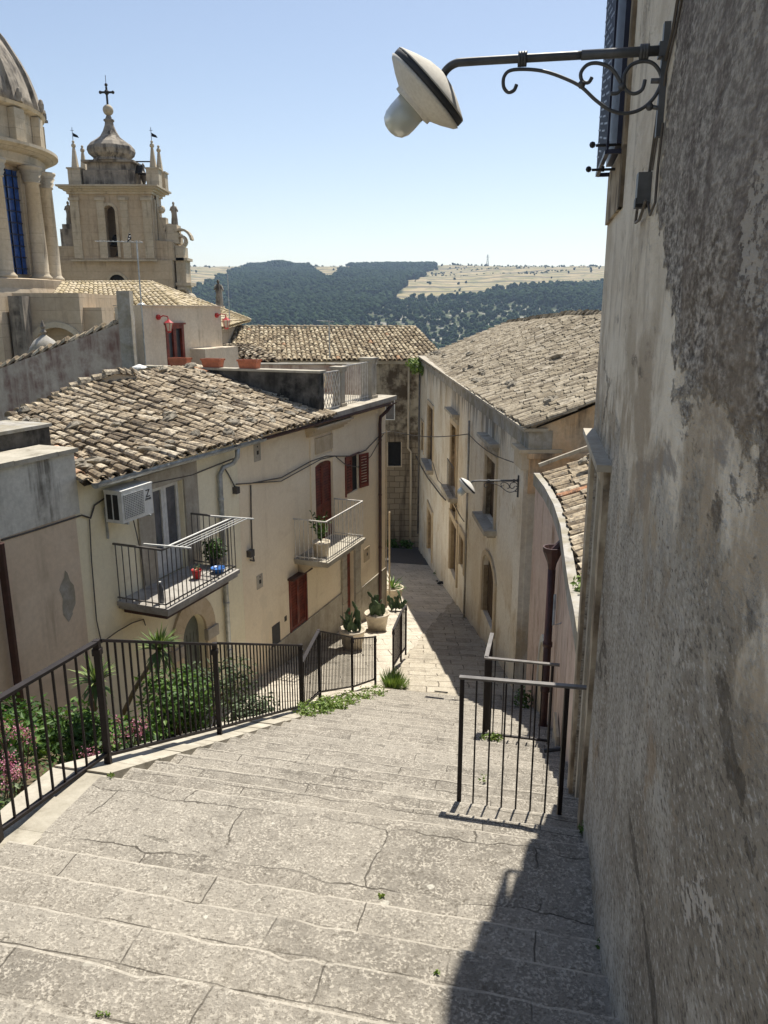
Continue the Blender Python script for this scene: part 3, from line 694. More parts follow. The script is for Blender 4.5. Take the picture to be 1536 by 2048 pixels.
g=G(); a_,z_=FL.px(133,1193); g.add([FL.pt(a_+.13*math.cos(k*math.pi/8)*(1+.35*math.sin(k*2.1)+.15*math.cos(k*3.3)),.0235,z_+.36*math.sin(k*math.pi/8)*(1+.15*math.cos(k*1.7))) for k in range(16)],[tuple(range(16))]); g.build('cement_patch',M['cement'],hc)
g=G(); p,z=FL.px(12,1200,.1); g.tube([FL.pt(p,.12,-2.9),FL.pt(p,.12,ZG)],.055,8); g.build('downpipe',M['brownpipe'],hc)
g=G(); g.fbox(FL,aC0,aCA+.3,-.05,.04,-8.9,-7.0) 
# --- cream house with balcony
aw0,zw1=FL.px(303,978); aw1,_=FL.px(364,968); zfl=FL.px(300,1160)[1]
ad0,_=FL.px(362,1280); ad1,_=FL.px(411,1280); zad=FL.px(395,1223)[1]
zb=FL.px(272,1192)[1]   # balcony floor
ha=thing('cream_house',FL.pt((aCA+aAB)/2,0,ZG),'pale cream house with air conditioner, iron balcony and arched grey-green door','house')
ops=[(aw0,aw1,zb+.02,zw1),(ad0,ad1,LZ,zad,(ad1-ad0)/2*1.15)]
wall_f(G(),FL,aCA,aAB-.003,ZG,EZ-.02,ops,.22).build('wall',M['cream'],ha)
g=G(); g.fbox(FL,aw0-.42,aw0-.02,0,.035,zb+.02,zw1); g.fbox(FL,aw1+.02,aw1+.42,0,.035,zb+.02,zw1); g.fbox(FL,aw0-.42,aw1+.42,.0,.037,zw1+.002,zw1+.26); g.build('window_surround',M['trimgrey'],ha)
wn_=G(); m_=(aw0+aw1)/2
for (p,q) in ((aw0,m_),(m_,aw1)):
    wn_.fbox(FL,p+.003,p+.07,-.14,-.09,zb+.05,zw1-.01); wn_.fbox(FL,q-.07,q-.003,-.14,-.09,zb+.05,zw1-.01); wn_.fbox(FL,p+.07,q-.07,-.14,-.093,zw1-.09,zw1-.01); wn_.fbox(FL,p+.07,q-.07,-.14,-.093,zb+.05,zb+.55)
o=wn_.build('balcony_window',M['white'],ha)
g=G(); g.fbox(FL,aw0+.05,aw1-.05,-.135,-.12,zb+.5,zw1-.06); g.build('pane',M['curtain'],o)
g=G(); g.fbox(FL,aw0,aw1,-.26,-.24,zb,zw1); g.build('interior',M['interior'],o)
# arch door
g=G(); r_=(ad1-ad0)/2; cm=(ad0+ad1)/2; zc=zad-r_*1.15; n=18
def archring(g,F,cm,r0,r1,zc,k_,b0,b1,n=14):
    for i in range(n):
        A0,A1=math.pi*i/n,math.pi*(i+1)/n-.004; c=[]
        for b_ in (b0,b1):
            for (r,A) in ((r0,A0),(r0,A1),(r1,A1),(r1,A0)): c.append(F.pt(cm-r*math.cos(A),b_,zc+r*k_*math.sin(A)))
        g.add(c,[(0,1,2,3),(7,6,5,4),(0,4,5,1),(1,5,6,2),(2,6,7,3),(3,7,4,0)])
archring(g,FL,cm,r_+.002,r_+.30,zc,1.15,0,.05)
g.fbox(FL,ad0-.30,ad0-.002,0,.05,LZ,zc-.22); g.fbox(FL,ad1+.002,ad1+.30,0,.05,LZ,zc-.22)
g.build('door_surround',M['trim'],ha)
g=G(); g.fbox(FL,ad0-.34,ad0+.02,0,.09,zc-.22,zc-.002); g.build('impost',M['trimgrey'],ha); g=G(); g.fbox(FL,ad1-.02,ad1+.34,0,.09,zc-.22,zc-.002); g.build('impost',M['trimgrey'],ha)
g=G(); vs=[FL.pt(ad0,-.15,LZ),FL.pt(ad1,-.15,LZ)]+[FL.pt(cm+r_*math.cos(math.pi*i/n),-.15,zc+r_*1.15*math.sin(math.pi*i/n)) for i in range(n+1)]
g.add(vs,[tuple(range(len(vs)))]); 
for k in range(7): q=ad0+(ad1-ad0)*(k+.5)/7; g.fbox(FL,q-.006,q+.006,-.15,-.14,LZ,zc)
g.build('arched_door',M['greendoor'],ha)
# balcony A
bA0=FL.ax(272,1195); bA1=bA0+2.35
c0=FL.px(335,1213,.95); c1=FL.px(475,1143,.95); bA0=c0[0]; bA1=c1[0]; zb=(c0[1]+c1[1])/2
def balcony(parent,F,a0,a1,dep,zt,h,slab_m,rail_m,step=.105,under=None,brk=False,bw=.014):
    g=G(); g.fbox(F,a0-.03,a1+.03,0,dep+.03,zt-.07,zt); g.fbox(F,a0,a1,0,dep,zt-.13,zt-.071); o=g.build('balcony',slab_m,parent)
    if under: g=G(); g.fbox(F,a0+.12,a1-.12,0,dep-.12,zt-.24,zt-.131); g.build('soffit',under,o)
    g=G(); fbar(g,F,(a0,dep-.03,zt+h),(a1,dep-.03,zt+h),.03); fbar(g,F,(a0,0,zt+h),(a0,dep-.03,zt+h),.03); fbar(g,F,(a1,0,zt+h),(a1,dep-.03,zt+h),.03)
    fbar(g,F,(a0,dep-.03,zt+.06),(a1,dep-.03,zt+.06),.018); fbar(g,F,(a0,0,zt+.06),(a0,dep-.03,zt+.06),.018); fbar(g,F,(a1,0,zt+.06),(a1,dep-.03,zt+.06),.018)
    n=round((a1-a0)/step)
    for k in range(n+1): q=a0+(a1-a0)*k/n; fbar(g,F,(q,dep-.03,zt),(q,dep-.03,zt+h),bw)
    m=round(dep/.13)
    for a in (a0,a1):
        for k in range(m): q=.04+(dep-.07)*k/m; fbar(g,F,(a,q,zt),(a,q,zt+h),bw)
    g.build('balcony_railing',rail_m,o)
    if brk:
        for a in (a0+.25,a1-.25):
            g=G()
            vs=[];pr=[(0,zt-.131),(dep*.8,zt-.131),(dep*.72,zt-.2),(dep*.4,zt-.24),(.12,zt-.42),(0,zt-.5)]
            for s_ in (-.08,.08): vs+=[F.pt(a+s_,b_,z_) for b_,z_ in pr]
            g.add(vs,[(0,1,2,3,4,5),(11,10,9,8,7,6)]+[(i,(i+1)%6,(i+1)%6+6,i+6) for i in range(6)])
            g.build('bracket',M['trim'],o)
    return o
balcony(ha,FL,bA0,bA1,.95,zb,.95,M['slab'],M['greyiron'],.115,M['brownpipe'])
# --- beige house
hb=thing('beige_house',FL.pt((aAB+aBE)/2,0,ZG),'beige house with oxblood shutters, white balcony railing and a roof terrace','house')
d0,z1=FL.px(628,930); d1,_=FL.px(663,918); zB=(FL.px(655,1125,.85)[1]+FL.px(728,1076,.85)[1])/2
v0,vz1=FL.px(691,918); v1,_=FL.px(716,908); vz0=FL.px(691,991)[1]
l0,lz1=FL.px(579,1160); l1,_=FL.px(610,1143); lz0=FL.px(579,1268)[1]
g0,gz1=FL.px(690,1108); g1,_=FL.px(707,1100); gz0=-8.35
zT=FL.px(785,791,.25)[1]
ops=[(d0,d1,zB+.02,z1,.12),(v0,v1,vz0,vz1),(l0,l1,lz0,lz1),(g0,g1,gz0,gz1)]
wall_f(G(),FL,aAB,aBE,ZG,EZ-.02,ops,.2).build('wall',M['beige'],hb)
g=G(); g.add([FL.pt(aBE,0,ZG),FL.pt(aBE,-7,ZG),FL.pt(aBE,-7,EZ),FL.pt(aBE,0,EZ)],[(0,1,2,3)]); g.build('end_wall',M['beige'],hb)
g=G(); g.fbox(FL,d0-.22,d0-.004,0,.03,zB,z1+.75); g.fbox(FL,d1+.004,d1+.22,0,.03,zB,z1+.75); g.fbox(FL,d0-.004,d1+.004,0,.028,z1+.02,z1+.16)
g.build('door_surround',M['beige'],hb)
g=G(); g.fbox(FL,d0,d1,0,.05,z1+.25,z1+.62); g.build('panel',M['trim'],hb)
g=G(); ca,cz=FL.px(612,878,.1); cb,_=FL.px(683,852,.1)
for k,(b_,zz) in enumerate(((.10,0),(.18,.07),(.27,.14),(.34,.20))): g.fbox(FL,d0-.35-b_*.3,d1+.55+b_*.3,0,b_,cz+zz,cz+zz+.069 if k<3 else cz+zz+.05)
g.build('cornice',M['trim'],hb)
m_=(d0+d1)/2
g=G(); shutter_leaf(g,FL,d0+.005,m_-.004,zB+.03,z1-.03,-.06,True,.45); shutter_leaf(g,FL,m_+.004,d1-.005,zB+.03,z1-.03,-.06,True,.45)
o=g.build('balcony_shutter',M['shutter'],hb); g=G(); g.fbox(FL,d0,d1,-.12,-.075,zB,z1-.06); g.build('interior',M['interior'],o)
# window with one leaf swung open
g=G(); mv=(v0+v1)/2; shutter_leaf(g,FL,v0+.01,mv,vz0+.02,vz1-.02,-.03); g.fbox(FL,v0-.05,v0+.004,0,.03,vz0-.05,vz1+.05); g.fbox(FL,v0-.05,v1+.05,.001,.032,vz1+.002,vz1+.05)
F2=Fac(FL.pt(v1+.02,.02,0)[:2],(FL.n*.25+FL.d*.97)[:2],1); shutter_leaf(g,F2,0,(v1-v0)*.48,vz0+.02,vz1-.02,0)
o=g.build('window_shutter',M['shutter'],hb); g=G(); g.fbox(FL,v0,v1,-.09,-.045,vz0,vz1); g.build('interior',M['interior'],o)
g=G(); ml=(l0+l1)/2; shutter_leaf(g,FL,l0+.01,ml-.003,lz0+.02,lz1-.02,-.03); shutter_leaf(g,FL,ml+.003,l1-.01,lz0+.02,lz1-.02,-.03); g.fbox(FL,l0-.05,l0+.006,0,.03,lz0-.04,lz1); g.fbox(FL,l1-.006,l1+.05,0,.03,lz0-.04,lz1); g.fbox(FL,l0,l1,0,.03,lz0-.06,lz0+.01)
o=g.build('lower_shutter',M['shutter'],hb); g=G(); g.fbox(FL,l0,l1,-.09,-.045,lz0,lz1); g.build('interior',M['interior'],o)
g=G(); g.fbox(FL,l0-.1,l1+.1,0,.16,lz1+.01,lz1+.06); g.build('lintel_ledge',M['brownpipe'],hb)
# street door with block jambs
g=G(); g.fbox(FL,g0,g1,-.16,-.11,gz0,gz1); 
for k in range(4): zz=gz0+.15+k*.5; g.fbox(FL,g0+.08,(g0+g1)/2-.04,-.11,-.09,zz,zz+.38); g.fbox(FL,(g0+g1)/2+.04,g1-.08,-.11,-.09,zz,zz+.38)
g.build('street_door',M['shutter'],hb)
g=G(); zz=gz0
while zz<gz1+.1:
    e=rr(-.02,.02); h_=.24; g.fbox(FL,g0-.30+e,g0-.003,0,.06,zz,zz+h_-.012); g.fbox(FL,g1+.003,g1+.36+e,0,.06,zz,zz+h_-.012); zz+=h_
g.fbox(FL,g0-.30,g1+.36,0,.062,zz+.002,zz+.16); g.build('door_surround',M['trimgrey'],hb)
balcony(hb,FL,FL.ax(655,1125,.85),FL.ax(728,1076,.85),.85,zB,.95,M['coping'],M['whiteiron'],.12,None,True)
g=G(); g.fbox(FL,aAB+.9,g0-.31,0,.035,ZG,-7.3); g.fbox(FL,g1+.37,aBE,0,.035,ZG,-7.6); g.build('plinth',M['trimgrey'],hb)
# tiled roofs of both houses; the ridge falls towards the left
Pr=[P(20,838,14.4),P(112,800,15.4),P(290,737,18.0),P(400,737,20.0)]
def ridge_at(f):
    x=f*3; i=min(int(x),2); return Pr[i].lerp(Pr[i+1],x-i)
e0=FL.pt(aCA+.02,.22,EZ-.02); e1=FL.pt(aBR,.22,EZ-.02)
fAB=(aAB-aCA)/(aBR-aCA)
stones=[]
for (par,f0,f1) in ((ha,0,fAB),(hb,fAB,1)):
    g=G(); segs=3 if par is ha else 2
    for k in range(segs):
        u0=f0+(f1-f0)*k/segs; u1=f0+(f1-f0)*(k+1)/segs
        S,N=tiles(g,e0.lerp(e1,u0),e0.lerp(e1,u1),ridge_at(u1),ridge_at(u0),.205,.39,.086,1.2,sag=.03,band=(lambda u,v:u<.45 and .05<v<.45) if (par is ha and k==0) else None)
        stones.append(S)
    ridgecap(g,ridge_at(f0),ridge_at(f1),14,.11,1.5)
    g.build('roof',M['tile'],par)
g=G(); g.fbox(FL,aCA+.02,aBR,-3.2,-.02,EZ-.09,EZ-.021); g.build('eave_wall',M['beige'],ha)
# low stuccoed upstand with coping at the ridge
U=[P(108,800,16.0),P(160,772,16.3),P(232,748,16.8),P(272,752,17.2)]; g=G()
for k in range(3): g.hexa([U[k]-Vector((0,0,.5)),U[k+1]-Vector((0,0,.5)),U[k+1]+Vector((0,.15,-.5)),U[k]+Vector((0,.15,-.5)),U[k],U[k+1],U[k+1]+Vector((0,.15,0)),U[k]+Vector((0,.15,0))])
o=g.build('ridge_upstand',M['church'],ha); g=G(); 
for k in range(3): ridgecap(g,U[k]+Vector((0,.07,0)),U[k+1]+Vector((0,.07,0)),3,.11,1.4)
g.build('ridge_coping',M['tile'],o)
# gutters
def gutter(g,p,q,r=.065,n=1):
    p,q=Vector(p),Vector(q); t=(q-p).normalized(); sx=t.cross(Vector((0,0,1))).normalized(); vs=[]
    for e in (p,q):
        for rr_ in (r,r-.006):
            for k in range(9): a=math.pi*k/8; vs.append(e+sx*math.cos(a)*rr_-Vector((0,0,1))*math.sin(a)*rr_)
    fs=[]
    for k in range(8): fs+=[(k,k+1,18+k+1,18+k),(9+k+1,9+k,27+k,27+k+1),(k+1,k,9+k,9+k+1)]
    fs+=[tuple(range(9)),]
    g.add(vs,fs)
g=G(); gutter(g,FL.pt(aCA+.12,.32,EZ-.03),FL.pt(FL.ax(500,875),.32,EZ-.08),.07)
for k in range(9): a=aCA+.4+k*.55; g.tube([FL.pt(a,.24,EZ+.01),FL.pt(a,.39,EZ+.0),FL.pt(a,.395,EZ-.05)],.008,4)
g.build('gutter',M['zinc'],ha)
ap=FL.ax(436,1000); aq=FL.ax(447,900)
g=G(); g.tube([FL.pt(aq,.32,EZ-.08),FL.pt(aq,.30,EZ-.30),FL.pt(aq-.04,.22,EZ-.42),FL.pt(ap+.08,.10,EZ-.48),FL.pt(ap,.07,EZ-.60),FL.pt(ap,.07,-4.8),FL.pt(ap,.07,ZG)],.048,10)
for z_ in (-3.5,-4.6,-5.6,-6.6): g.tube([FL.pt(ap,.07,z_),FL.pt(ap,.07,z_+.04)],.056,10)
g.build('downpipe',M['zinc'],ha,True)
g=G(); gutter(g,FL.pt(FL.ax(500,875),.33,EZ-.07),FL.pt(aBE-.1,.33,EZ-.14),.06); g.build('gutter',M['brownpipe'],hb)
ap=FL.ax(755,1000); g=G(); g.tube([FL.pt(ap+.35,.32,EZ-.18),FL.pt(ap+.2,.22,EZ-.36),FL.pt(ap+.02,.09,EZ-.52),FL.pt(ap,.08,EZ-.7),FL.pt(ap,.08,ZG)],.05,10)
for z_ in (-3.6,-5.2,-6.8): g.tube([FL.pt(ap,.08,z_),FL.pt(ap,.08,z_+.05)],.058,10)
g.build('downpipe',M['brownpipe'],hb,True)
g=G(); ap2=FL.ax(770,1000); g.tube([FL.pt(ap2,.05,-3.4),FL.pt(ap2,.05,ZG)],.018,6); g.tube([FL.pt(ap2+.25,.05,-5.9),FL.pt(ap2+.25,.05,ZG)],.03,6); g.build('conduit',M['trim'],hb)
# terrace on top of the beige house
zp=-1.43; K0=FL.pt(aBR,0,0); Pd=-FL.n
FT=Fac(K0[:2],(Pd.x,Pd.y),1)      # side parapet: a runs inland, b faces the camera side
g=G(); g.fbox(FT,-.05,5.2,-.28,0,-2.75,zp); g.build('terrace_parapet',M['dark'],hb)
g=G(); g.fbox(FT,-.10,5.2,-.31,.04,zp+.002,zp+.055); g.build('parapet_coping',M['coping'],hb)
g=G(); g.fbox(FL,aBR-.05,aBE+.14,-.5,.30,EZ-.10,EZ+.02); g.fbox(FL,aBR,aBE+.08,-.45,.2,EZ-.2,EZ-.101); g.fbox(FL,aBR+.29,aBE,-5.2,-.5,EZ-.2,EZ-.01); g.build('cornice_slab',M['trimgrey'],hb)
def pil(g,a,w_,b0,b1,z0,z1):
    g.fbox(FL,a,a+w_,b0,b1,z0,z1-.10); g.fbox(FL,a-.03,a+w_+.03,b0-.03,b1+.03,z1-.10,z1-.02); g.fbox(FL,a-.06,a+w_+.06,b0-.06,b1+.06,z1-.019,z1+.03); g.fbox(FL,a-.03,a+w_+.03,b0-.03,b1+.03,z0,z0+.08)
g=G(); pa=FL.ax(684,760); pb_=FL.ax(745,740); pil(g,pa,.24,-.26,-.02,EZ+.02,zp+.03); g.build('pillar',M['trimgrey'],hb)
g=G(); pil(g,pb_,.34,-.34,-.02,EZ+.02,zp+.14); g.build('pillar',M['trimgrey'],hb)
g=G(); a0=aBR+.05; a1=pa-.02; z0=EZ+.06; z1=zp-.03
for k in range(-6,9):
    for sgn in (1,-1):
        x0=a0+(a1-a0)*k/7; x1=x0+sgn*(z1-z0)*.55; zz0,zz1=z0,z1
        if sgn<0: pass
        lo=max(min(x0,x1),a0); hi=min(max(x0,x1),a1)
        if hi-lo<.03: continue
        f=lambda x:(z0+(z1-z0)*(x-x0)/(x1-x0))
        fbar(g,FL,(lo,-.06-.012*(sgn>0),f(lo)),(hi,-.06-.012*(sgn>0),f(hi)),.014)
for (p,q) in (((a0,-.06,z0),(a1,-.06,z0)),((a0,-.06,z1),(a1,-.06,z1)),((a0,-.06,z0),(a0,-.06,z1)),((a1,-.06,z0),(a1,-.06,z1))): fbar(g,FL,p,q,.03)
g.build('lattice_grille',M['whiteiron'],hb)
g=G(); a0=pa+.26; a1=pb_-.02; zr=zp+.05
fbar(g,FL,(a0,-.12,zr),(a1,-.12,zr),.03); fbar(g,FL,(a0,-.12,EZ+.1),(a1,-.12,EZ+.1),.02)
for k in range(15): q=a0+(a1-a0)*(k+.5)/15; fbar(g,FL,(q,-.12,EZ+.02),(q,-.12,zr),.018)
g.build('terrace_railing',M['whiteiron'],hb)
# back parapet of the terrace with tan recessed panels
g=G(); bY=24.2; x0=P(470,715,bY).x; x1=P(750,715,bY).x; g.box(x0,x1,bY,bY+.25,-3.2,-1.62); g.build('back_parapet',M['greywall'],hb)
g=G(); g.box(x0-.05,x1+.05,bY-.05,bY+.3,-1.618,-1.57); g.build('back_coping',M['cement'],hb)
for (p,q) in ((508,546),(576,604),(624,652)):
    g=G(); g.box(P(p,725,bY).x,P(q,725,bY).x,bY-.03,bY-.001,-2.3,-1.76); g.build('panel',M['beige'],hb)

# --- hut on the terrace
KX=FT.pt(5.07,0,0); FH=Fac(KX[:2],FL.d[:2],1)
hut=thing('rooftop_hut',FH.pt(1.8,-1,-2.5),'plastered rooftop hut with a red framed glass door and two red lanterns','hut')
hd0,hz=FH.px(330,650); hd1,_=FH.px(366,648)
wall_f(G(),FH,0,3.66,-3.0,.10,[(hd0,hd1,-2.3,hz)],.15).build('wall',M['hut'],hut)
g=G(); g.fbox(FH,0,3.66,-.85,-.451,-3,.08); g.fbox(FH,-.002,3.70,-.9,.05,.101,.13); g.build('roof_slab',M['hut'],hut)
g=G(); g.fbox(FH,hd0,hd0+.10,-.08,.02,-2.3,hz); g.fbox(FH,hd1-.10,hd1,-.08,.02,-2.3,hz); g.fbox(FH,hd0+.1,hd1-.1,-.08,.018,hz-.1,hz); mm_=(hd0+hd1)/2; g.fbox(FH,mm_-.06,mm_+.06,-.08,.0,-2.3,hz-.1); g.fbox(FH,hd0-.05,hd1+.05,0,.06,hz+.002,hz+.05)
o=g.build('glass_door',M['shutter'],hut); g=G(); g.fbox(FH,hd0+.05,hd1-.05,-.075,-.06,-2.3,hz-.05); g.build('pane',M['glass'],o)
g=G(); g.fbox(FH,hd1+.25,3.72,0,.5,-2.0,-1.05); g.build('step_base',M['hut'],hut)
# pillar chimney left of it
g=G(); c=P(252,640,20.1); g.box(c.x-.16,c.x+.16,20.0,20.3,-2.6,P(250,582,20.1).z); tag(g.build('square_chimney',M['cement']),'tall mossy square stucco flue standing left of the rooftop hut','chimney')
def lantern(F,a,z,side,label):
    L=thing('wall_lantern',F.pt(a,.05,z),label,'lantern')
    g=G(); g.tube([F.pt(a,0,z+.02),F.pt(a,.06,z+.02)],.07,8); g.tube([F.pt(a,.05,z),F.pt(a,.18,z+.06),F.pt(a,.32,z+.04),F.pt(a,.34,z-.04)],.016,6); g.build('bracket',M['red'],L)
    c=F.pt(a,.34,z); g=G(); g.lathe(c,[(.02,-.03),(.05,-.06),(.13,-.12)],6); g.lathe(c,[(.07,-.34),(.06,-.36),(.03,-.38)],6)
    for k in range(6): A=2*math.pi*k/6; g.tube([c+Vector((.12*math.cos(A),.12*math.sin(A),-.12)),c+Vector((.065*math.cos(A),.065*math.sin(A),-.34))],.008,4)
    g.build('cage',M['red'],L); g=G(); g.lathe(c,[(.055,-.33),(.10,-.13)],6); g.build('lamp_glass',M['pot'],L)
a,z=FH.px(315,636); lantern(FH,a,z,1,'red wall lantern to the left of the hut door')
a,z=FH.px(432,632); lantern(FH,a,z,1,'red wall lantern at the far right corner of the hut')
# streaked grey gable wall running down to the left
gw=thing('gable_wall',(-8.5,21,-3),'long streaked grey gable wall with broken tile coping sloping up to the hut','wall')
g=G(); Fg=Fac(FT.pt(5.2,0,0)[:2],(Pd.x,Pd.y),1)
def gtop(a): return -.22-(a/4.9)*1.45
g.hexa([Fg.pt(.25,0,-4.5),Fg.pt(8,0,-4.5),Fg.pt(8,-.3,-4.5),Fg.pt(.25,-.3,-4.5),Fg.pt(.25,0,gtop(.25)),Fg.pt(8,0,gtop(8)),Fg.pt(8,-.3,gtop(8)),Fg.pt(.25,-.3,gtop(.25))])
g.build('masonry',M['greywall'],gw)
g=G(); ridgecap(g,Fg.pt(.3,-.12,gtop(.3)),Fg.pt(7.8,-.12,gtop(7.8)),24,.13,1.8); g.build('tile_coping',M['tile'],gw)
# low tiled roof behind the hut base / planters
g=G(); a=P(452,722,25.5); b_=P(560,722,25.5); c=P(500,690,29); d=P(436,688,29); tiles(g,a+Vector((-3.2,0,0)),b_,c,d+Vector((-2,0,0)),.21,.34,.088,1.6)
tag(g.build('low_roof',M['tile']),'small rough tiled roof just behind the orange planters','roof')
# planters
def planter(c,F,label,first):
    t=thing('planter_trough',c,label,'planter','orange planters on the terrace parapet'); a,b_,z=first
    L,W,H=.27,.12,.21; g=G()
    def q(x,y,zz): return F.pt(a+x,b_+y,z+zz)
    lo=[q(-L*.85,-W*.8,0),q(L*.85,-W*.8,0),q(L*.85,W*.8,0),q(-L*.85,W*.8,0)]; hi=[q(-L,-W,H),q(L,-W,H),q(L,W,H),q(-L,W,H)]; i1=[q(-L+.02,-W+.02,H),q(L-.02,-W+.02,H),q(L-.02,W-.02,H),q(-L+.02,W-.02,H)]; i0=[p-Vector((0,0,.05)) for p in i1]
    g.add(lo+hi+i1+i0,[(0,1,2,3),(0,4,5,1),(1,5,6,2),(2,6,7,3),(3,7,4,0),(4,8,9,5),(5,9,10,6),(6,10,11,7),(7,11,8,4),(8,12,13,9),(9,13,14,10),(10,14,15,11),(11,15,12,8)]); g.build('trough',M['terracotta'],t)
    g=G(); g.fbox(F,a-L-.012,a+L+.012,b_+W-.002,b_+W+.012,z+H-.04,z+H+.004); g.fbox(F,a-L-.012,a+L+.012,b_-W-.012,b_-W+.002,z+H-.04,z+H+.004); g.build('rim',M['terracotta'],t)
    g=G(); g.add(i0,[(0,1,2,3)]); g.build('soil',M['soil'],t)
for (px_,lb) in ((500,'orange planter trough nearest the lattice grille end of the parapet'),(427,'orange planter trough between the other two on the parapet'),(362,'orange planter trough directly below the red hut door')):
    a,_=FT.px(px_,724,-.1); c=FT.pt(a,-.12,zp+.06); planter(c,FT,lb,(a,-.13,zp+.057))
# vent cowl on the ridge
c=P(279,738,18.6); t=thing('roof_vent',c,'small white mushroom vent cowl on the roof ridge','vent'); g=G(); g.lathe(c,[(.05,-.4),(.05,.02)],8); g.build('pipe',M['zinc'],t); g=G(); g.lathe(c+Vector((0,0,.02)),[(.19,0),(.17,.03),(.02,.09)],12); g.build('cowl',M['white'],t)
for (px_,dz,lb) in ((266,.0,'short black stovepipe beside the square flue'),(284,.08,'taller black stovepipe against the hut corner')):
    c=P(px_,628,21.2); t=thing('stovepipe',c,lb,'flue'); g=G(); g.lathe(c,[(.07,-.6),(.07,.12+dz)],10); g.build('pipe',M['black'],t); g=G(); g.lathe(c+Vector((0,0,.14+dz)),[(.11,0),(.10,.03),(.03,.07)],10); g.build('cap',M['zinc'],t)
# antennas
def antenna(px_,yt,yb,Y,boom,label,n=9):
    a=P(px_,yt,Y); b_=P(px_,yb,Y); b_.x=a.x; t=thing('tv_antenna',b_,label,'antenna'); g=G(); g.tube([b_,a],.018,6); g.build('mast',M['zinc'],t)
    if boom:
        g=G(); L=boom; q=a-Vector((0,0,.03)); g.tube([q+Vector((-L,0,.02)),q+Vector((.15,0,-.02))],.010,5)
        for k in range(n): x=-L+(L+.1)*k/(n-1); g.tube([q+Vector((x,-.14,.01)),q+Vector((x,.14,.01))],.005,4)
        g.build('boom',M['zinc'],t)
    return t,a
t,a=antenna(273,481,742,20.6,1.0,'tall television antenna mast in front of the bell tower',11)
bc=P(259,475,20.6); bi=thing('bird',bc-Vector((0,0,.06)),'small black bird perched on the antenna boom','bird')
g=G(); g.ball(bc,(.045,.09,.05),8,6,M=Matrix.Rotation(R(35),3,'X')); g.ball(bc+Vector((.0,.02,.075)),(.03,.035,.03),8,6); g.tube([bc+Vector((0,.05,.08)),bc+Vector((0,.09,.075))],[.01,.002],5); g.tube([bc+Vector((0,-.05,-.03)),bc+Vector((-.02,-.12,-.12))],[.03,.012],5); g.tube([bc+Vector((.01,0,-.04)),bc+Vector((.01,0,-.08))],.005,4); g.build('body',M['black'],bi,True)
antenna(455,548,645,31,0,'thin bare mast right of the small rooftop statue'); antenna(658,640,716,23.5,.35,'thin dark antenna standing on the terrace back parapet',4)
# wires and fittings on the left facade
def cable(pts,F,label,r=.012,b=.03,name='wall_cable'):
    g=G(); q=[]
    for (x,y) in pts: a,z=F.px(x,y); q.append(F.pt(a,b,z))
    out=[]
    for i in range(len(q)-1):
        for k in range(6): out.append(q[i].lerp(q[i+1],k/6))
    out.append(q[-1]); g.tube(out,r,5); tag(g.build(name,M['cable']),label,'cable')
cable([(0,1080),(60,1062),(110,1046),(160,1030),(178,1036),(186,1010),(212,992),(300,966),(380,950),(430,930),(470,915)],FL,'grey cable running above the air conditioner under the eaves',.014)
cable([(176,1038),(180,1120),(190,1240),(200,1285),(232,1262),(262,1245),(284,1238),(288,1250)],FL,'thin dark wire dropping down the cream wall to the garden',.010)
cable([(470,968),(500,966),(560,955),(620,922),(650,912),(700,912),(730,900),(760,868),(778,862)],FL,'cable looping over the balcony shutters of the beige house',.014)
cable([(500,966),(560,962),(600,940),(640,918),(668,912),(690,930),(715,934),(740,912),(765,868)],FL,'second slacker cable sagging past the open shutter',.012)
cable([(499,970),(500,1040),(502,1100),(506,1122),(498,1120)],FL,'vertical cable dropping to the junction box between the balconies',.016)
cable([(262,1040),(270,1075),(280,1120),(286,1170)],FL,'thin drain hose hanging below the air conditioner',.010,.05)
cable([(443,930),(455,950),(468,975)],FL,'short cable from the zinc downpipe to the round junction knob',.014)
def wbox(px_,py_,w_,h_,d_,m,label,name='junction_box',cat='electrical box',hole=True):
    a,z=FL.px(px_,py_); t=thing(name,FL.pt(a,.02,z-h_/2),label,cat); g=G(); g.fbox(FL,a-w_/2,a+w_/2,.0,d_,z-h_/2,z+h_/2); g.build('cover',m,t)
    if hole: g=G(); g.fbox(FL,a-.03,a+.03,d_+.001,d_+.012,z-.04,z+.04); g.fbox(FL,a-.01,a+.01,d_+.001,d_+.01,z+h_*.3,z+h_*.3+.03); g.build('latch',M['black'],t)
wbox(468,980,.12,.13,.1,M['cable'],'round dark junction knob near the zinc downpipe',hole=False); wbox(497,1106,.16,.14,.1,M['cable'],'grey junction box at the foot of the vertical cable',hole=False)
wbox(514,905,.26,.36,.012,M['trimgrey'],'upper square meter hatch on the beige wall','meter_hatch','hatch'); wbox(519,1163,.24,.30,.012,M['trimgrey'],'lower square meter hatch beside the junction box','meter_hatch','hatch')
wbox(552,1270,.34,.52,.014,M['gasket'],'black rounded utility hatch low on the beige wall','utility_hatch','hatch',False); wbox(571,1237,.10,.12,.01,M['black'],'small round black vent hole beside the lower shutter','vent_hole','vent',False)
wbox(733,1108,.42,.40,.02,M['trim'],'carved stone plaque right of the street door','wall_plaque','plaque',True)
a,z=FL.px(449,1203); t=thing('house_number',FL.pt(a,.02,z-.1),'small oval house number plate beside the zinc downpipe','number plate'); g=G(); g.add([FL.pt(a+.085*math.cos(k*math.pi/8),.02,z+.12*math.sin(k*math.pi/8)) for k in range(16)],[tuple(range(16))]); g.build('plate',M['white'],t); text('9',FL,a,z-.06,.024,.19,M['black'],t,'digit')
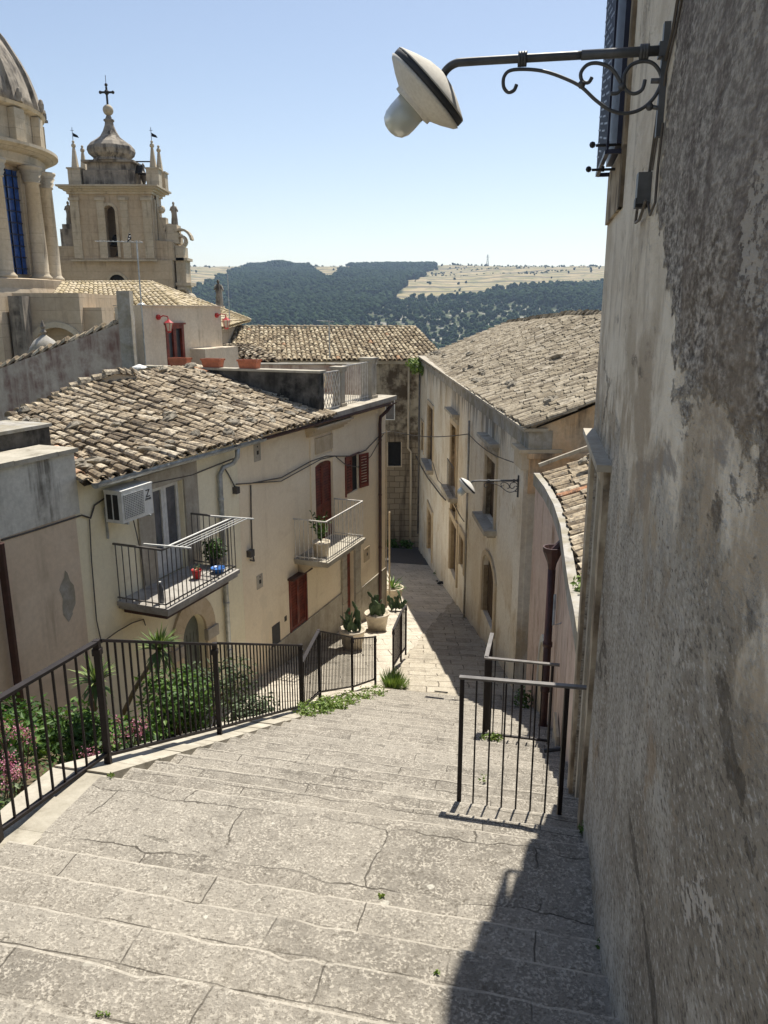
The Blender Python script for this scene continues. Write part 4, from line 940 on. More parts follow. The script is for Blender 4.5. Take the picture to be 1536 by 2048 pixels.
# air conditioner
bF=.42; x0,z0=FL.px(247,1047,bF); x1,z1=FL.px(303,966,bF); zt_=FL.px(247,985,bF)[1]; z0=(z0+FL.px(303,1028,bF)[1])/2; z1=(z1+zt_)/2
ac=thing('air_conditioner',FL.pt((x0+x1)/2,.25,z0),'white outdoor air conditioning unit hung on the cream wall beside the balcony window','air conditioner')
g=G(); g.fbox(FL,x0,x1,.10,bF,z0,z1); g.fbox(FL,x0-.006,x1+.006,.095,bF+.01,z1+.001,z1+.025); g.build('casing',M['white'],ac)
g=G(); gx0=x0+.05; gx1=x0+(x1-x0)*.68; gz0=z0+.06; gz1=z1-.05; g.fbox(FL,gx0,gx1,bF+.001,bF+.006,gz0,gz1); o=g.build('fan_opening',M['black'],ac)
g=G()
for k in range(15): zz=gz0+(gz1-gz0)*k/14; g.fbox(FL,gx0-.01,gx1+.01,bF+.007,bF+.015,zz-.006,zz+.006)
for k in range(12): xx=gx0+(gx1-gx0)*k/11; g.fbox(FL,xx-.004,xx+.004,bF+.016,bF+.021,gz0-.01,gz1+.01)
g.build('fan_grille',M['white'],o)
g=G()
for i in range(2):
    for k in range(6): bb=.14+i*.12; zz=z0+.05+(z1-z0-.1)*k/6; g.fbox(FL,x0-.008,x0-.001,bb,bb+.09,zz,zz+.07)
g.build('side_vent',M['black'],ac)
xt=(gx1+x1)/2; text('Z',FL,xt,z0+(z1-z0)*.60,bF+.004,.17,M['black'],ac,'logo'); text('ZEPHIR',FL,xt,z0+(z1-z0)*.50,bF+.004,.045,M['black'],ac)
g=G(); g.fbox(FL,x0+.08,x0+.11,0,.44,z0-.03,z0-.002); g.fbox(FL,x1-.11,x1-.08,0,.44,z0-.03,z0-.002); g.fbox(FL,x0+.08,x0+.11,0,.03,z0-.3,z0+.2); g.build('bracket',M['zinc'],ac)
# drying rack over the balcony
rk=thing('drying_rack',FL.pt((bA0+bA1)/2,.95,zb+.95),'white clothes drying rack hooked over the left balcony rail','drying rack'); g=G(); zz=zb+.99; da=bA0+.05; db=bA1-.15
for k,bb in enumerate((.98,1.10,1.20,1.30)): fbar(g,FL,(da,bb,zz+.01*k),(db,bb,zz+.01*k),.010)
g.build('drying_rods',M['white'],rk); g=G()
for a in (da,db): fbar(g,FL,(a,.55,zz),(a,1.42,zz+.03),.024)
fbar(g,FL,(da,.93,zz-.02),(db,.93,zz-.02),.022); g.build('frame',M['white'],rk)
# balcony items
def leafball(g,c,rad,n,size,lo=0,hi=1,flat=1):
    c=Vector(c)
    for _ in range(n):
        d=Vector((random.gauss(0,1),random.gauss(0,1),random.gauss(0,1))).normalized(); f=random.random()**.45
        p=c+Vector((d.x*rad[0],d.y*rad[1],d.z*rad[2]))*f; nn=(d+Vector((rr(-.8,.8),rr(-.8,.8),rr(-.3,1.1))))
        g.leaf(p,size*rr(.7,1.4),size*rr(.4,.7),nn,(rr(-1,1),rr(-1,1),rr(-.5,1)),rr(lo,hi))
def potprof(r,h): return [(r*.68,0),(r*.72,.01),(r*.92,h*.86),(r,h*.87),(r*1.03,h*.99),(r*.94,h),(r*.90,h*.9),(.01,h*.88)]
def potted(c,r,h,m,fol,label,plant='foliage',lm='leaf'):
    t=thing('potted_plant',c,label,'potted plant'); g=G(); g.lathe(c,potprof(r,h),18); g.build('pot',m,t,True); g=G(); fol(g,Vector(c)+Vector((0,0,h*.9))); g.build(plant,M[lm],t); return t
c=FL.pt(FL.ax(433,1140,.45),.42,zb+.002); potted(c,.13,.14,M['gasket'],lambda g,q:leafball(g,q+Vector((0,0,.17)),(.22,.22,.2),260,.09,.0,.5),'bushy dark green potted plant at the far end of the left balcony')
c=FL.pt(FL.ax(398,1145,.6),.55,zb+.002); potted(c,.09,.16,M['red'],lambda g,q:leafball(g,q+Vector((0,0,.03)),(.06,.06,.05),25,.05),'small red pot on the left balcony floor')
c=FL.pt(FL.ax(440,1150,.75),.72,zb+.002); g=G(); g.lathe(c,potprof(.13,.09),14); tag(g.build('basin',M['blue'],smooth=True),'small blue plastic basin at the balcony rail','basin')
c=FL.pt(bA0+.18,.7,zb+.002); t=thing('water_bottle',c,'clear blue-tinted water bottle on the near corner of the left balcony','bottle'); g=G(); g.lathe(c,[(.05,0),(.052,.05),(.048,.2),(.05,.24),(.018,.31),(.018,.33)],10); g.build('bottle_body',M['curtain'],t,True); g=G(); g.lathe(c+Vector((0,0,.331)),[(.02,0),(.02,.02)],8); g.build('cap',M['white'],t)
def sprigs(g,q,n,h,sp,ln,wd):
    for i in range(n):
        d=Vector((rr(-1,1),rr(-1,1),0))*sp; tip=q+d+Vector((0,0,h*rr(.6,1))); g.tube([q,q.lerp(tip,.5)+Vector((0,0,.05)),tip],.006,3,.2)
        for k in range(12): p=q.lerp(tip,rr(.3,1)); g.leaf(p,ln*rr(.7,1.2),wd,(rr(-1,1),rr(-1,1),rr(-1,1)),(rr(-1,1),rr(-1,1),rr(0,1)),rr(0,.8))
c=FL.pt(FL.ax(648,1100,.45)-.25,.5,zB+.002); potted(c,.22,.36,M['pot'],lambda g,q:sprigs(g,q,14,.75,.25,.10,.04),'cream pot with a straggly plant on the white railed balcony')

# big cactus pots along the street
def cactusf(seed):
    def f(g,q):
        rd=random.Random(seed)
        for i in range(13):
            p=q+Vector((rd.uniform(-.19,.19),rd.uniform(-.12,.12),0)); az=rd.uniform(0,6.28); ti=rd.uniform(.05,.45); L=rd.uniform(.09,.17)
            for k in range(rd.choice((1,2,2,3))):
                ax=Vector((math.sin(ti)*math.cos(az),math.sin(ti)*math.sin(az),math.cos(ti))); Mx=ax.to_track_quat('Z','Y').to_matrix()@Matrix.Rotation(rd.uniform(0,3),3,'Z')
                g.ball(p+ax*L,(L*.62,.022,L*1.05),10,7,0,rd.random(),Mx); p=p+ax*L*1.9; L*=.85; ti+=rd.uniform(-.1,.4); az+=rd.uniform(-.6,.6)
    return f
def spikyf(n,L,sp=1):
    def f(g,q):
        for i in range(n):
            az=rr(0,6.28); el=rr(.15,1.35); l=L*rr(.7,1.1); d=Vector((math.cos(az)*math.cos(el)*sp,math.sin(az)*math.cos(el)*sp,math.sin(el))); s_=d.cross(Vector((0,0,1))).normalized()
            w_=.022*L/.5; p0=q; p1=q+d*l*.5; p2=q+d*l-Vector((0,0,l*.22*math.cos(el)))
            g.add([p0-s_*w_*.6,p0+s_*w_*.6,p1+s_*w_,p1-s_*w_,p2],[(0,1,2,3),(3,2,4)],rr(0,1))
    return f
for (px_,py_,Y,r,h,fol,lb,lm) in ((705,1284,17.9,.33,.50,cactusf(3),'cream pot with flat cactus pads nearest the stair railing','cactus'),
      (754,1240,19.9,.34,.50,cactusf(9),'cream pot with a dense cactus between the other two street pots','cactus'),
      (785,1192,24.0,.36,.52,spikyf(26,.62),'cream pot with an arching strap-leaved plant at the house corner','leaf')):
    q=P(px_,py_,Y); gz_=groundz(q.x,q.y) if D.dot(q)>16.5 and T.dot(q)>-3.4 else None
    s_=D.dot(q); zz=streetz(s_); lz=LZ-.13*max(0,s_-13.5)
    zz=max(zz if T.dot(q)>-3.35 or s_>18.3 else -99,lz if s_<18.3 else -99); potted(Vector((q.x,q.y,zz+.005)),r,h,M['pot'],fol,lb,'cactus' if lm=='cactus' else 'foliage',lm)
q=P(795,1203,22.6); zz=streetz(D.dot(q)); g=G(); cactusf(21)(g,Vector((q.x,q.y,zz))); tag(g.build('cactus',M['cactus']),'low cactus clump growing on the paving beside the corner pot','cactus')

# ------------------------------------------------------------ RIGHT ROW
aR0=0.0; aR1=24.2; ZR=-2.2
def RO(x0,x1,yt,yb):   # opening from pixels
    xa=FR.ax(x0,(yt+yb)/2); xb=FR.ax(x1,(yt+yb)/2); mx=(x0+x1)/2
    lo,hi=min(xa,xb),max(xa,xb); return lo,hi,FR.px(mx,yb)[1],FR.px(mx,yt)[1]
hr=thing('long_house',FR.pt(12,0,-12),'long old plastered house on the right of the street with a huge sunlit tile roof','house')
wins=[RO(902,915,850,985),RO(972,992,915,1045),RO(856,867,812,930),RO(843,848,842,905),RO(830,835,800,845)]
doors=[RO(856,865,1020,1112),RO(901,915,1042,1158),RO(921,930,1072,1140),RO(966,990,1112,1250)]
smallw=RO(903,914,1008,1034)
ops=[w_ for w_ in wins]+[(d[0],d[1],d[2],d[3]) for d in doors[:3]]+[(doors[3][0],doors[3][1],doors[3][2],doors[3][3],.45),smallw]
wall_f(G(),FR,aR0,aR1,-13.5,ZR-.35,ops,.17).build('wall',M['rightfac'],hr)
g=wall_f(G(),FR,aR0-.02,aR1,ZR-.349,ZR,(),.2,.04); g.build('cornice_band',M['cement'],hr)
g=G(); 
a=aR0-.1
while a<aR1: g.fbox(FR,a,min(a+1.1,aR1)-.008,-.3,.16,ZR+.002,ZR+.06); a+=1.1
g.build('cornice_ledge',M['trimgrey'],hr)
def rwin(o,m='wood',ledge=True,sill=True,sur=.16,nm='window'):
    p,q,u,v=o; w_=G(); w_.fbox(FR,p-sur,p-.002,0,.05,u,v); w_.fbox(FR,q+.002,q+sur,0,.05,u,v); w_.fbox(FR,p-sur,q+sur,0,.055,v+.002,v+sur); x=w_.build(nm,M['trim'],hr)
    g=G(); mid=(p+q)/2; g.fbox(FR,p,q,-.16,-.12,u,v)
    g.fbox(FR,p+.08,mid-.04,-.12,-.105,u+.1,v-.1); g.fbox(FR,mid+.04,q-.08,-.12,-.105,u+.1,v-.1); g.build('shutter_panel',M[m],x); g=G(); g.fbox(FR,q-.014,q-.002,-.115,-.002,u+.002,v-.002); g.build('reveal',M['revealb'],x)
    if ledge: g=G(); g.fbox(FR,p-sur-.1,q+sur+.1,0,.24,v+.42,v+.50); g.fbox(FR,p-sur-.04,q+sur+.04,0,.14,v+.34,v+.419); g.fbox(FR,p-sur,q+sur,0,.05,v+sur+.002,v+.339); g.build('ledge',M['trimgrey'],x)
    if sill: g=G(); g.fbox(FR,p-sur-.12,q+sur+.12,0,.30,u-.12,u-.002); g.fbox(FR,p-sur,q+sur,0,.2,u-.2,u-.121); g.build('sill',M['trimgrey'],x)
    return x
for k,o in enumerate(wins): rwin(o,('olddoor2','olddoor','olddoor','glass','glass')[k],k<2,k<3,.16 if k<3 else .06)
x=rwin(smallw,'olddoor',False,False,.1)
# iron guard in the second window
g=G(); p,q,u,v=wins[0]
fbar(g,FR,(p-.05,.12,u+.95),(q+.05,.12,u+.95),.025)
for k in range(9): a=p+(q-p)*k/8; fbar(g,FR,(a,.12,u),(a,.12,u+.95),.014)
g.build('window_guard',M['greyiron'],hr)
for k,o in enumerate(doors):
    p,q,u,v=o; w_=G()
    if k<3: w_.fbox(FR,p-.2,p-.002,0,.06,u,v); w_.fbox(FR,q+.002,q+.2,0,.06,u,v); w_.fbox(FR,p-.2,q+.2,0,.065,v+.002,v+.22)
    else:
        archring(w_,FR,(p+q)/2,(q-p)/2+.002,(q-p)/2+.22,v-.45,.45/((q-p)/2),0,.05); w_.fbox(FR,p-.22,p-.002,0,.05,u,v-.45); w_.fbox(FR,q+.002,q+.22,0,.05,u,v-.45)
    x=w_.build('door_surround',M['trim'],hr)
    g=G(); g.fbox(FR,p,q,-.16,-.12,u,v); 
    for j in range(1,5): a=p+(q-p)*j/5; g.fbox(FR,a-.008,a+.008,-.12,-.112,u,v)
    lin=G(); lin.fbox(FR,q-.014,q-.002,-.115,-.002,u+.002,v-(.46 if k==3 else .002)); lin.build('reveal',M['revealb'],x)
    g.build('door',M['olddoor' if k in (1,3) else 'olddoor2'],x)
# pilaster at the near corner, with its cap
g=G(); g.fbox(FR,.02,.62,.0,.10,-8.6,-2.95); g.build('corner_pilaster',M['rightfac'],hr)
g=G(); g.fbox(FR,-.06,.75,-.6,.22,-2.62,-2.55); g.fbox(FR,-.03,.70,-.5,.16,-2.949,-2.621); g.build('pilaster_cap',M['trim'],hr)
# gable facing the camera
FGb=Fac(FR.pt(0,0,0)[:2],(1,.06),1)
g=G(); vs=[FGb.pt(0,0,-10),FGb.pt(9,0,-10),FGb.pt(9,0,ZR+.43*4.6+.12),FGb.pt(4.6,0,ZR+.43*4.6+.12),FGb.pt(0,0,ZR+.10)]; g.add(vs,[(0,1,2,3,4)]); g.build('gable_wall',M['peach2'],hr)
g=G(); g.fbox(FGb,-.02,1.05,0,.05,-3.4,-2.64); g.fbox(FGb,-.05,1.1,0,.10,-2.72,-2.62); g.fbox(FGb,-.02,1.05,0,.08,-3.06,-3.0); g.build('gable_moulding',M['peach2'],hr)
e0=FR.pt(-.15,-.06,ZR+.12); e1=FR.pt(24.1,-.06,ZR-.08); r1=Vector((5.9,38.2,-.62)); r0=Vector((e0.x+4.75,14.35,ZR+.1+.43*4.7))
rm=Vector((6.3,27,-.18)); em=e0.lerp(e1,.5)
g=G(); q=rm.lerp(r0,.0); S1,N1=tiles(g,e0,em,rm,r0,.205,.34,.085,1.2,sag=.10,shift=1.0); S2,N2=tiles(g,em,e1,r1,rm,.205,.34,.085,1.2,sag=-.02,shift=1.0)
ridgecap(g,r0,rm,34,.12,1.8); ridgecap(g,rm,r1,34,.12,1.8); ridgecap(g,e1,r1,14,.10,1.6)
g.build('roof',M['tileR'],hr)
g=G(); g.hexa([r0-Vector((0,0,.1)),rm-Vector((0,0,.1)),rm+Vector((6,0,-2.4)),r0+Vector((6,0,-2.4)),r0,rm,rm+Vector((6,0,-2.3)),r0+Vector((6,0,-2.3))]); g.build('back_slope',M['tileR'],hr)
ap=FR.ax(940,1000); g=G(); g.tube([FR.pt(ap,.08,-3.0),FR.pt(ap,.08,-9.6)],.032,8); g.build('downpipe',M['cement'],hr,True)
ap=FR.ax(823,900); g=G(); g.tube([FR.pt(23.6,.1,-2.6),FR.pt(23.6,.1,-11)],.05,8); g.build('downpipe',M['greyiron'],hr,True)
cable([(870,925),(880,960),(905,985),(912,1005),(925,1030),(934,1043)],FR,'grey cable sagging down the right facade to the pipe',.016,.09)
cable([(820,870),(838,920),(858,955),(885,990),(895,1000)],FR,'thick dark cable drooping along the far part of the right facade',.03,.07)
# cable across the street
def span(p,q,sag,r,label):
    p,q=Vector(p),Vector(q); g=G(); g.tube([p.lerp(q,k/16)-Vector((0,0,sag*math.sin(math.pi*k/16))) for k in range(17)],r,5); tag(g.build('overhead_cable',M['cable']),label,'cable')
a,z=FL.px(778,862); p=FL.pt(a,.05,z); a,z=FR.px(944,868); q=FR.pt(a,.1,z); span(p,q,.12,.014,'cable spanning the street from the beige house to the right facade')
a,z=FR.px(944,868); p=FR.pt(a,.1,z); a,z=FR.px(1040,925); q=FR.pt(a,.12,z); span(p,q,.12,.012,'cable dipping from the street span to the near pilaster')

# ------------------------------------------------------------ house closing the street
he=thing('end_house',(-3,40,-12),'dark stone house closing the far end of the street under a mixed tile roof','house')
eo=[(P(776,908,40).x,P(802,908,40).x,P(790,932,40).z,P(790,884,40).z),(P(772,815,40).x,P(788,815,40).x,P(780,838,40).z,P(780,798,40).z)]
g=wall_f(G(),FE,-14,3.6,-14,-2.45,eo,.25); g.build('wall',M['endwall'],he)
for k,o in enumerate(eo):
    g=G(); p,q,u,v=o; g.fbox(FE,p-.05,p,0,.03,u,v); g.fbox(FE,q,q+.05,0,.03,u,v); g.fbox(FE,p-.05,q+.05,0,.032,u-.05,u); x=g.build('window',M['white'] if k else M['trim'],he); g=G(); g.fbox(FE,p,q,-.18,-.14,u,v); g.build('pane',M['curtain'] if k else M['interior'],x)
g=G(); g.fbox(FE,-14,3.2,0,.12,-2.62,-2.452); g.build('cornice',M['trimgrey'],he)
g=G(); xe=P(857,715,40).x; rxy=P(829,655,44.3); tiles(g,(-12,39.75,-2.38),(3.0,39.75,-2.38),(rxy.x,44.3,rxy.z),(-12,44.3,rxy.z),.24,.38,.10,1.2); 
hp=Vector((3.0,39.75,-2.38)); ridgecap(g,(-12,44.3,rxy.z),(rxy.x,44.3,rxy.z),38,.12,1.0); ridgecap(g,hp,(rxy.x,44.3,rxy.z),14,.12,1); g.build('roof',M['tileE'],he)
g=G(); g.hexa([(-12,44.4,-9),(rxy.x,44.4,-9),(rxy.x,49,-9),(-12,49,-9),(-12,44.4,rxy.z-.1),(rxy.x,44.4,rxy.z-.1),(rxy.x+1.3,49,-2.4),(-12,49,-2.4)]); g.add([(rxy.x,44.3,rxy.z-.05),hp,(3.0,49,-2.4)],[(0,1,2)]); g.build('rear_slope',M['tileE'],he)
g=G(); x=P(817,800,39.9).x; g.tube([(x,39.9,-2.6),(x,39.9,-6.9),(x+.15,39.9,-7.1),(x+.15,39.9,-11.8)],.055,8); g.build('downpipe',M['trim'],he,True)
for (px_,lb) in ((783,'larger weed tuft at the foot of the end house wall'),(812,'smaller weed tuft in the far corner of the street')):
    q=P(px_,1078,39.5); g=G(); leafball(g,(q.x,q.y,streetz(D.dot(q))+.2),(.35,.3,.3),90,.22,0,.6); tag(g.build('weed',M['leaf']),lb,'weed')

# ------------------------------------------------------------ PINK HOUSE
pk=thing('pink_house',(2.6,11,-6),'low faded pink house right of the stairs with a curved parapet and tile roof','house')
PL=[(2.735,13.75),(2.70,12.6),(2.60,11.4),(2.44,10.2),(2.20,8.9),(2.02,7.9),(1.90,7.15),(1.74,6.25)]
zpk=-2.83; g=G(); gc=G(); gi=G()
for i in range(len(PL)-1):
    (x0,y0),(x1,y1)=PL[i],PL[i+1]
    g.add([(x1,y1,-9.5),(x0,y0,-9.5),(x0,y0,zpk-.22),(x1,y1,zpk-.22)],[(0,1,2,3)])
    gc.hexa([(x1-.045,y1,zpk-.219),(x1+.06,y1,zpk-.219),(x0+.06,y0,zpk-.219),(x0-.045,y0,zpk-.219),(x1-.045,y1,zpk),(x1+.06,y1,zpk),(x0+.06,y0,zpk),(x0-.045,y0,zpk)])
g.add([(2.735,13.75,-9.5),(6,13.75,-9.5),(6,13.75,zpk),(2.735,13.75,zpk)],[(0,1,2,3)])
gi2=G()
for i in range(len(PL)-1):
    (x0,y0),(x1,y1)=PL[i],PL[i+1]; gi2.add([(x1+.05,y1,zpk-.14),(x1+.6,y1,zpk-.10),(x0+.6,y0,zpk-.10),(x0+.05,y0,zpk-.14)],[(0,1,2,3)])
gi2.build('gutter_channel',M['dark'],pk)
g.build('wall',M['pink'],pk); gc.build('parapet_gutter',M['cement'],pk)
# roof rising to the right
g=G(); 
tp=[(2.98,13.6),(2.84,11.4),(2.47,9.1),(2.22,7.4)]
for i in range(3):
    (xa,ya),(xb,yb)=tp[i+1],tp[i]; tiles(g,(xa,ya,zpk-.02),(xb,yb,zpk-.02),(xb+3.6,yb+.35,zpk+1.25),(xa+3.6,ya+.35,zpk+1.25),.21,.36,.092,1.2)
g.build('roof',M['tile'],pk)
g=G(); g.bar((2.80,13.85,zpk+.12),(6.4,14.15,zpk+1.42),.05,.06); g.build('verge_flashing',M['trimgrey'],pk)
q=P(1097,1030,10.1); cx=2.44-.13; g=G(); g.tube([(cx,10.2,-3.45),(cx,10.2,-9)],.055,10); 
for z_ in (-5.3,-5.9,-4.6): g.tube([(cx,10.2,z_),(cx,10.2,z_+.07)],.068,10)
g.build('downpipe',M['brownpipe'],pk,True); g=G(); g.lathe((cx,10.2,-3.46),[(.05,0),(.065,.1),(.13,.26),(.14,.33),(.12,.33),(.03,.2)],10); g.tube([(cx,10.2,-3.2),(cx+.16,10.2,-3.02)],.05,6); g.build('hopper',M['brownpipe'],pk)
FPk=Fac((2.70,12.6),(-.0825,-1),-1); FPk=Fac((2.60,11.4),(2.70-2.60,1.2),-1)
g=G(); archring(g,FPk,.55,.42,.5,-6.0,1.6,.0,.03,10); g.fbox(FPk,.05,.13,0,.03,-8.8,-6.0); g.fbox(FPk,.97,1.05,0,.03,-8.8,-6.0); o=g.build('arched_niche',M['greywhite'],pk)
n=12; g=G(); vs=[FPk.pt(.13,.004,-8.8),FPk.pt(.97,.004,-8.8)]+[FPk.pt(.55+.42*math.cos(math.pi*i/n),.004,-6.0+.42*1.6*math.sin(math.pi*i/n)) for i in range(n+1)]; g.add(vs,[tuple(range(len(vs)))]); g.build('door',M['trim'],o)
FP2=Fac((1.90,7.15),(2.02-1.90,.75),-1)
g=G(); g.fbox(FP2,1.15,1.75,.0,.035,-8.5,-4.9); o=g.build('window_surround',M['trim'],pk); g=G(); g.fbox(FP2,1.3,1.62,.035,.04,-8.5,-5.1); g.build('shutter_panel',M['trimgrey'],o)
g=G(); c=FP2.pt(.4,.0,-4.6); g.tube([c,FP2.pt(.4,.22,-4.65)],.022,6); tag(g.build('pipe_stub',M['black']),'short black pipe stub poking from the pink wall','pipe')
g=G(); c=Vector((2.3,9.4,-3.9)); g.tube([c+Vector((.05,0,0)),c+Vector((-.12,-.05,-.02)),c+Vector((-.06,.2,.3))],.02,5); tag(g.build('wall_hook',M['zinc']),'bent zinc wall hook beside the brown downpipe','hook')
g=G(); leafball(g,(2.12,7.7,zpk+.02),(.14,.22,.16),160,.07,.3,1); tag(g.build('gutter_plant',M['weed']),'green plant sprouting from the pink parapet gutter','plant')

# ------------------------------------------------------------ NEAR WALL AT THE RIGHT
nw=thing('near_building',FN.pt(3,0,-4),'tall peeling grey plaster building filling the right edge','building')
dn0=FN.ax(1205,1200); dn1=FN.ax(1160,1200); dn0,dn1=4.80,5.86; zl=-1.05
wg0,wg1=5.22,6.05; wz0=.95
aF=6.22
ops=[(dn0,dn1,-6.5,zl),(wg0,wg1,wz0,2.4)]
# gently undulating face, real relief
g=G()
def nwp(a,z):
    bb=noise.noise(Vector((a*.8,z*.5,2)))*.018+noise.noise(Vector((a*3,z*2,5)))*.004
    if z<-2.2: bb+= (-2.2-z)*.03*max(0,1-(a-1)/8)
    return FN.pt(a,bb if a<dn0-.2 else bb*.3,z)
na,nz=70,110
A=[-3+ (dn0+3)*i/na for i in range(na+1)]; Z=[-5.5+8.75*j/nz for j in range(nz+1)]
vs=[nwp(a,z) for a in A for z in Z]; fs=[(i*(nz+1)+j,(i+1)*(nz+1)+j,(i+1)*(nz+1)+j+1,i*(nz+1)+j+1) for i in range(na) for j in range(nz)]
g.add(vs,fs)
wall_f(g,FN,dn0,aF,-6.5,3.25,[(dn0,dn1,-6.5,zl),(wg0,wg1,wz0,3.2)],.3,0,False)
g.add([FN.pt(aF,0,-6.5),FN.pt(aF,-3,-6.5),FN.pt(aF,-3,3.25),FN.pt(aF,0,3.25)],[(0,1,2,3)])
g.add([FN.pt(-3,0,3.25),FN.pt(aF,0,3.25),FN.pt(aF,-3,3.25),FN.pt(-3,-3,3.25)],[(0,1,2,3)])
g.build('wall',M['nearwall'],nw,True if False else False)
g=G(); g.fbox(FN,dn0-.16,dn0-.002,-.02,.035,-5.5,zl); g.fbox(FN,dn1+.002,dn1+.22,-.02,.03,-6.2,zl); g.fbox(FN,dn0-.16,dn1+.22,-.02,.035,zl+.002,zl+.12)
o=g.build('door_surround',M['jamb'],nw)
g=G(); g.fbox(FN,dn0-.20,dn1+.26,-.02,.085,zl+.122,zl+.165); g.build('door_ledge',M['trimgrey'],o)
g=G(); g.fbox(FN,dn0+.003,dn1-.003,-.3,-.24,-6.5,zl-.003); g.fbox(FN,dn0+.003,dn1-.003,-.24,-.05,-2.72,-2.62); g.fbox(FN,dn1-.14,dn1-.004,-.24,-.02,-6.2,zl-.004); g.build('door',M['trimgrey'],o)
# upper window with its blue grille
g=G(); g.fbox(FN,wg0-.14,wg0-.002,0,.022,wz0-.35,3.2); g.fbox(FN,wg0-.14,wg1+.1,0,.022,wz0-.35,wz0-.002); o=g.build('window',M['jamb'],nw)
g=G()
zz=wz0-.02; fbar(g,FN,(wg0-.02,.105,zz),(wg1,.105,zz),.025); fbar(g,FN,(wg0-.02,0,zz),(wg0-.02,.105,zz),.025); fbar(g,FN,(wg1,0,zz),(wg1,.105,zz),.025)
for k in range(9): a=wg0-.02+(wg1-wg0+.02)*k/8; fbar(g,FN,(a,.105,zz),(a,.105,3.2),.014)
for j in range(30):
    z_=zz+.08+j*.085
    for k in range(4): a=wg0+(wg1-wg0)*k/4; fbar(g,FN,(a,.108,z_),(a+.26,.108,z_+.05),.011)
g.build('window_grille',M['blueiron'],o)
g=G(); g.fbox(FN,wg0,wg1,-.1,.05,wz0+.03,3.2); g.build('shutter_panel',M['blueiron'],o)
for (px_,py_,lb) in ((1222,290,'upper small black iron shutter hook at the wall corner'),(1212,339,'lower small black iron shutter hook at the wall corner')):
    a,z=FN.px(px_,py_,.08); g=G(); g.tube([FN.pt(a,0,z),FN.pt(a,.17,z)],.009,6); g.ball(FN.pt(a,.19,z+.005),(.02,.02,.02),6,4); g.tube([FN.pt(a,.1,z-.012),FN.pt(a,.1,z+.02)],.012,5); tag(g.build('shutter_hook',M['black']),lb,'hook')
# cables, box, nail holes on the near wall
cable([(1365,-20),(1352,60),(1330,150),(1318,250),(1305,340),(1302,360)],FN,'pair of grey cables hanging down the near wall behind the lamp',.007,.012)
cable([(1372,-20),(1357,60),(1336,150),(1323,250),(1309,340)],FN,'second thin grey cable beside the pair on the near wall',.005,.01)
cable([(1302,395),(1287,420),(1284,445),(1292,440),(1306,400)],FN,'loose cable loop hanging below the junction box on the near wall',.007,.03)
cable([(1332,245),(1322,330),(1316,405),(1306,430),(1300,400)],FN,'conduit from the lamp plate curving up into the near junction box',.006,.012)
a,z=FN.px(1301,380); t=thing('junction_box',FN.pt(a,.03,z-.07),'rusty grey junction box with an open bottom on the near wall','electrical box'); g=G(); g.fbox(FN,a-.04,a+.04,.0,.06,z-.06,z+.07); g.build('housing',M['lampiron'],t); g=G(); g.fbox(FN,a-.03,a+.03,.01,.064,z-.075,z-.035); g.build('opening',M['black'],t)

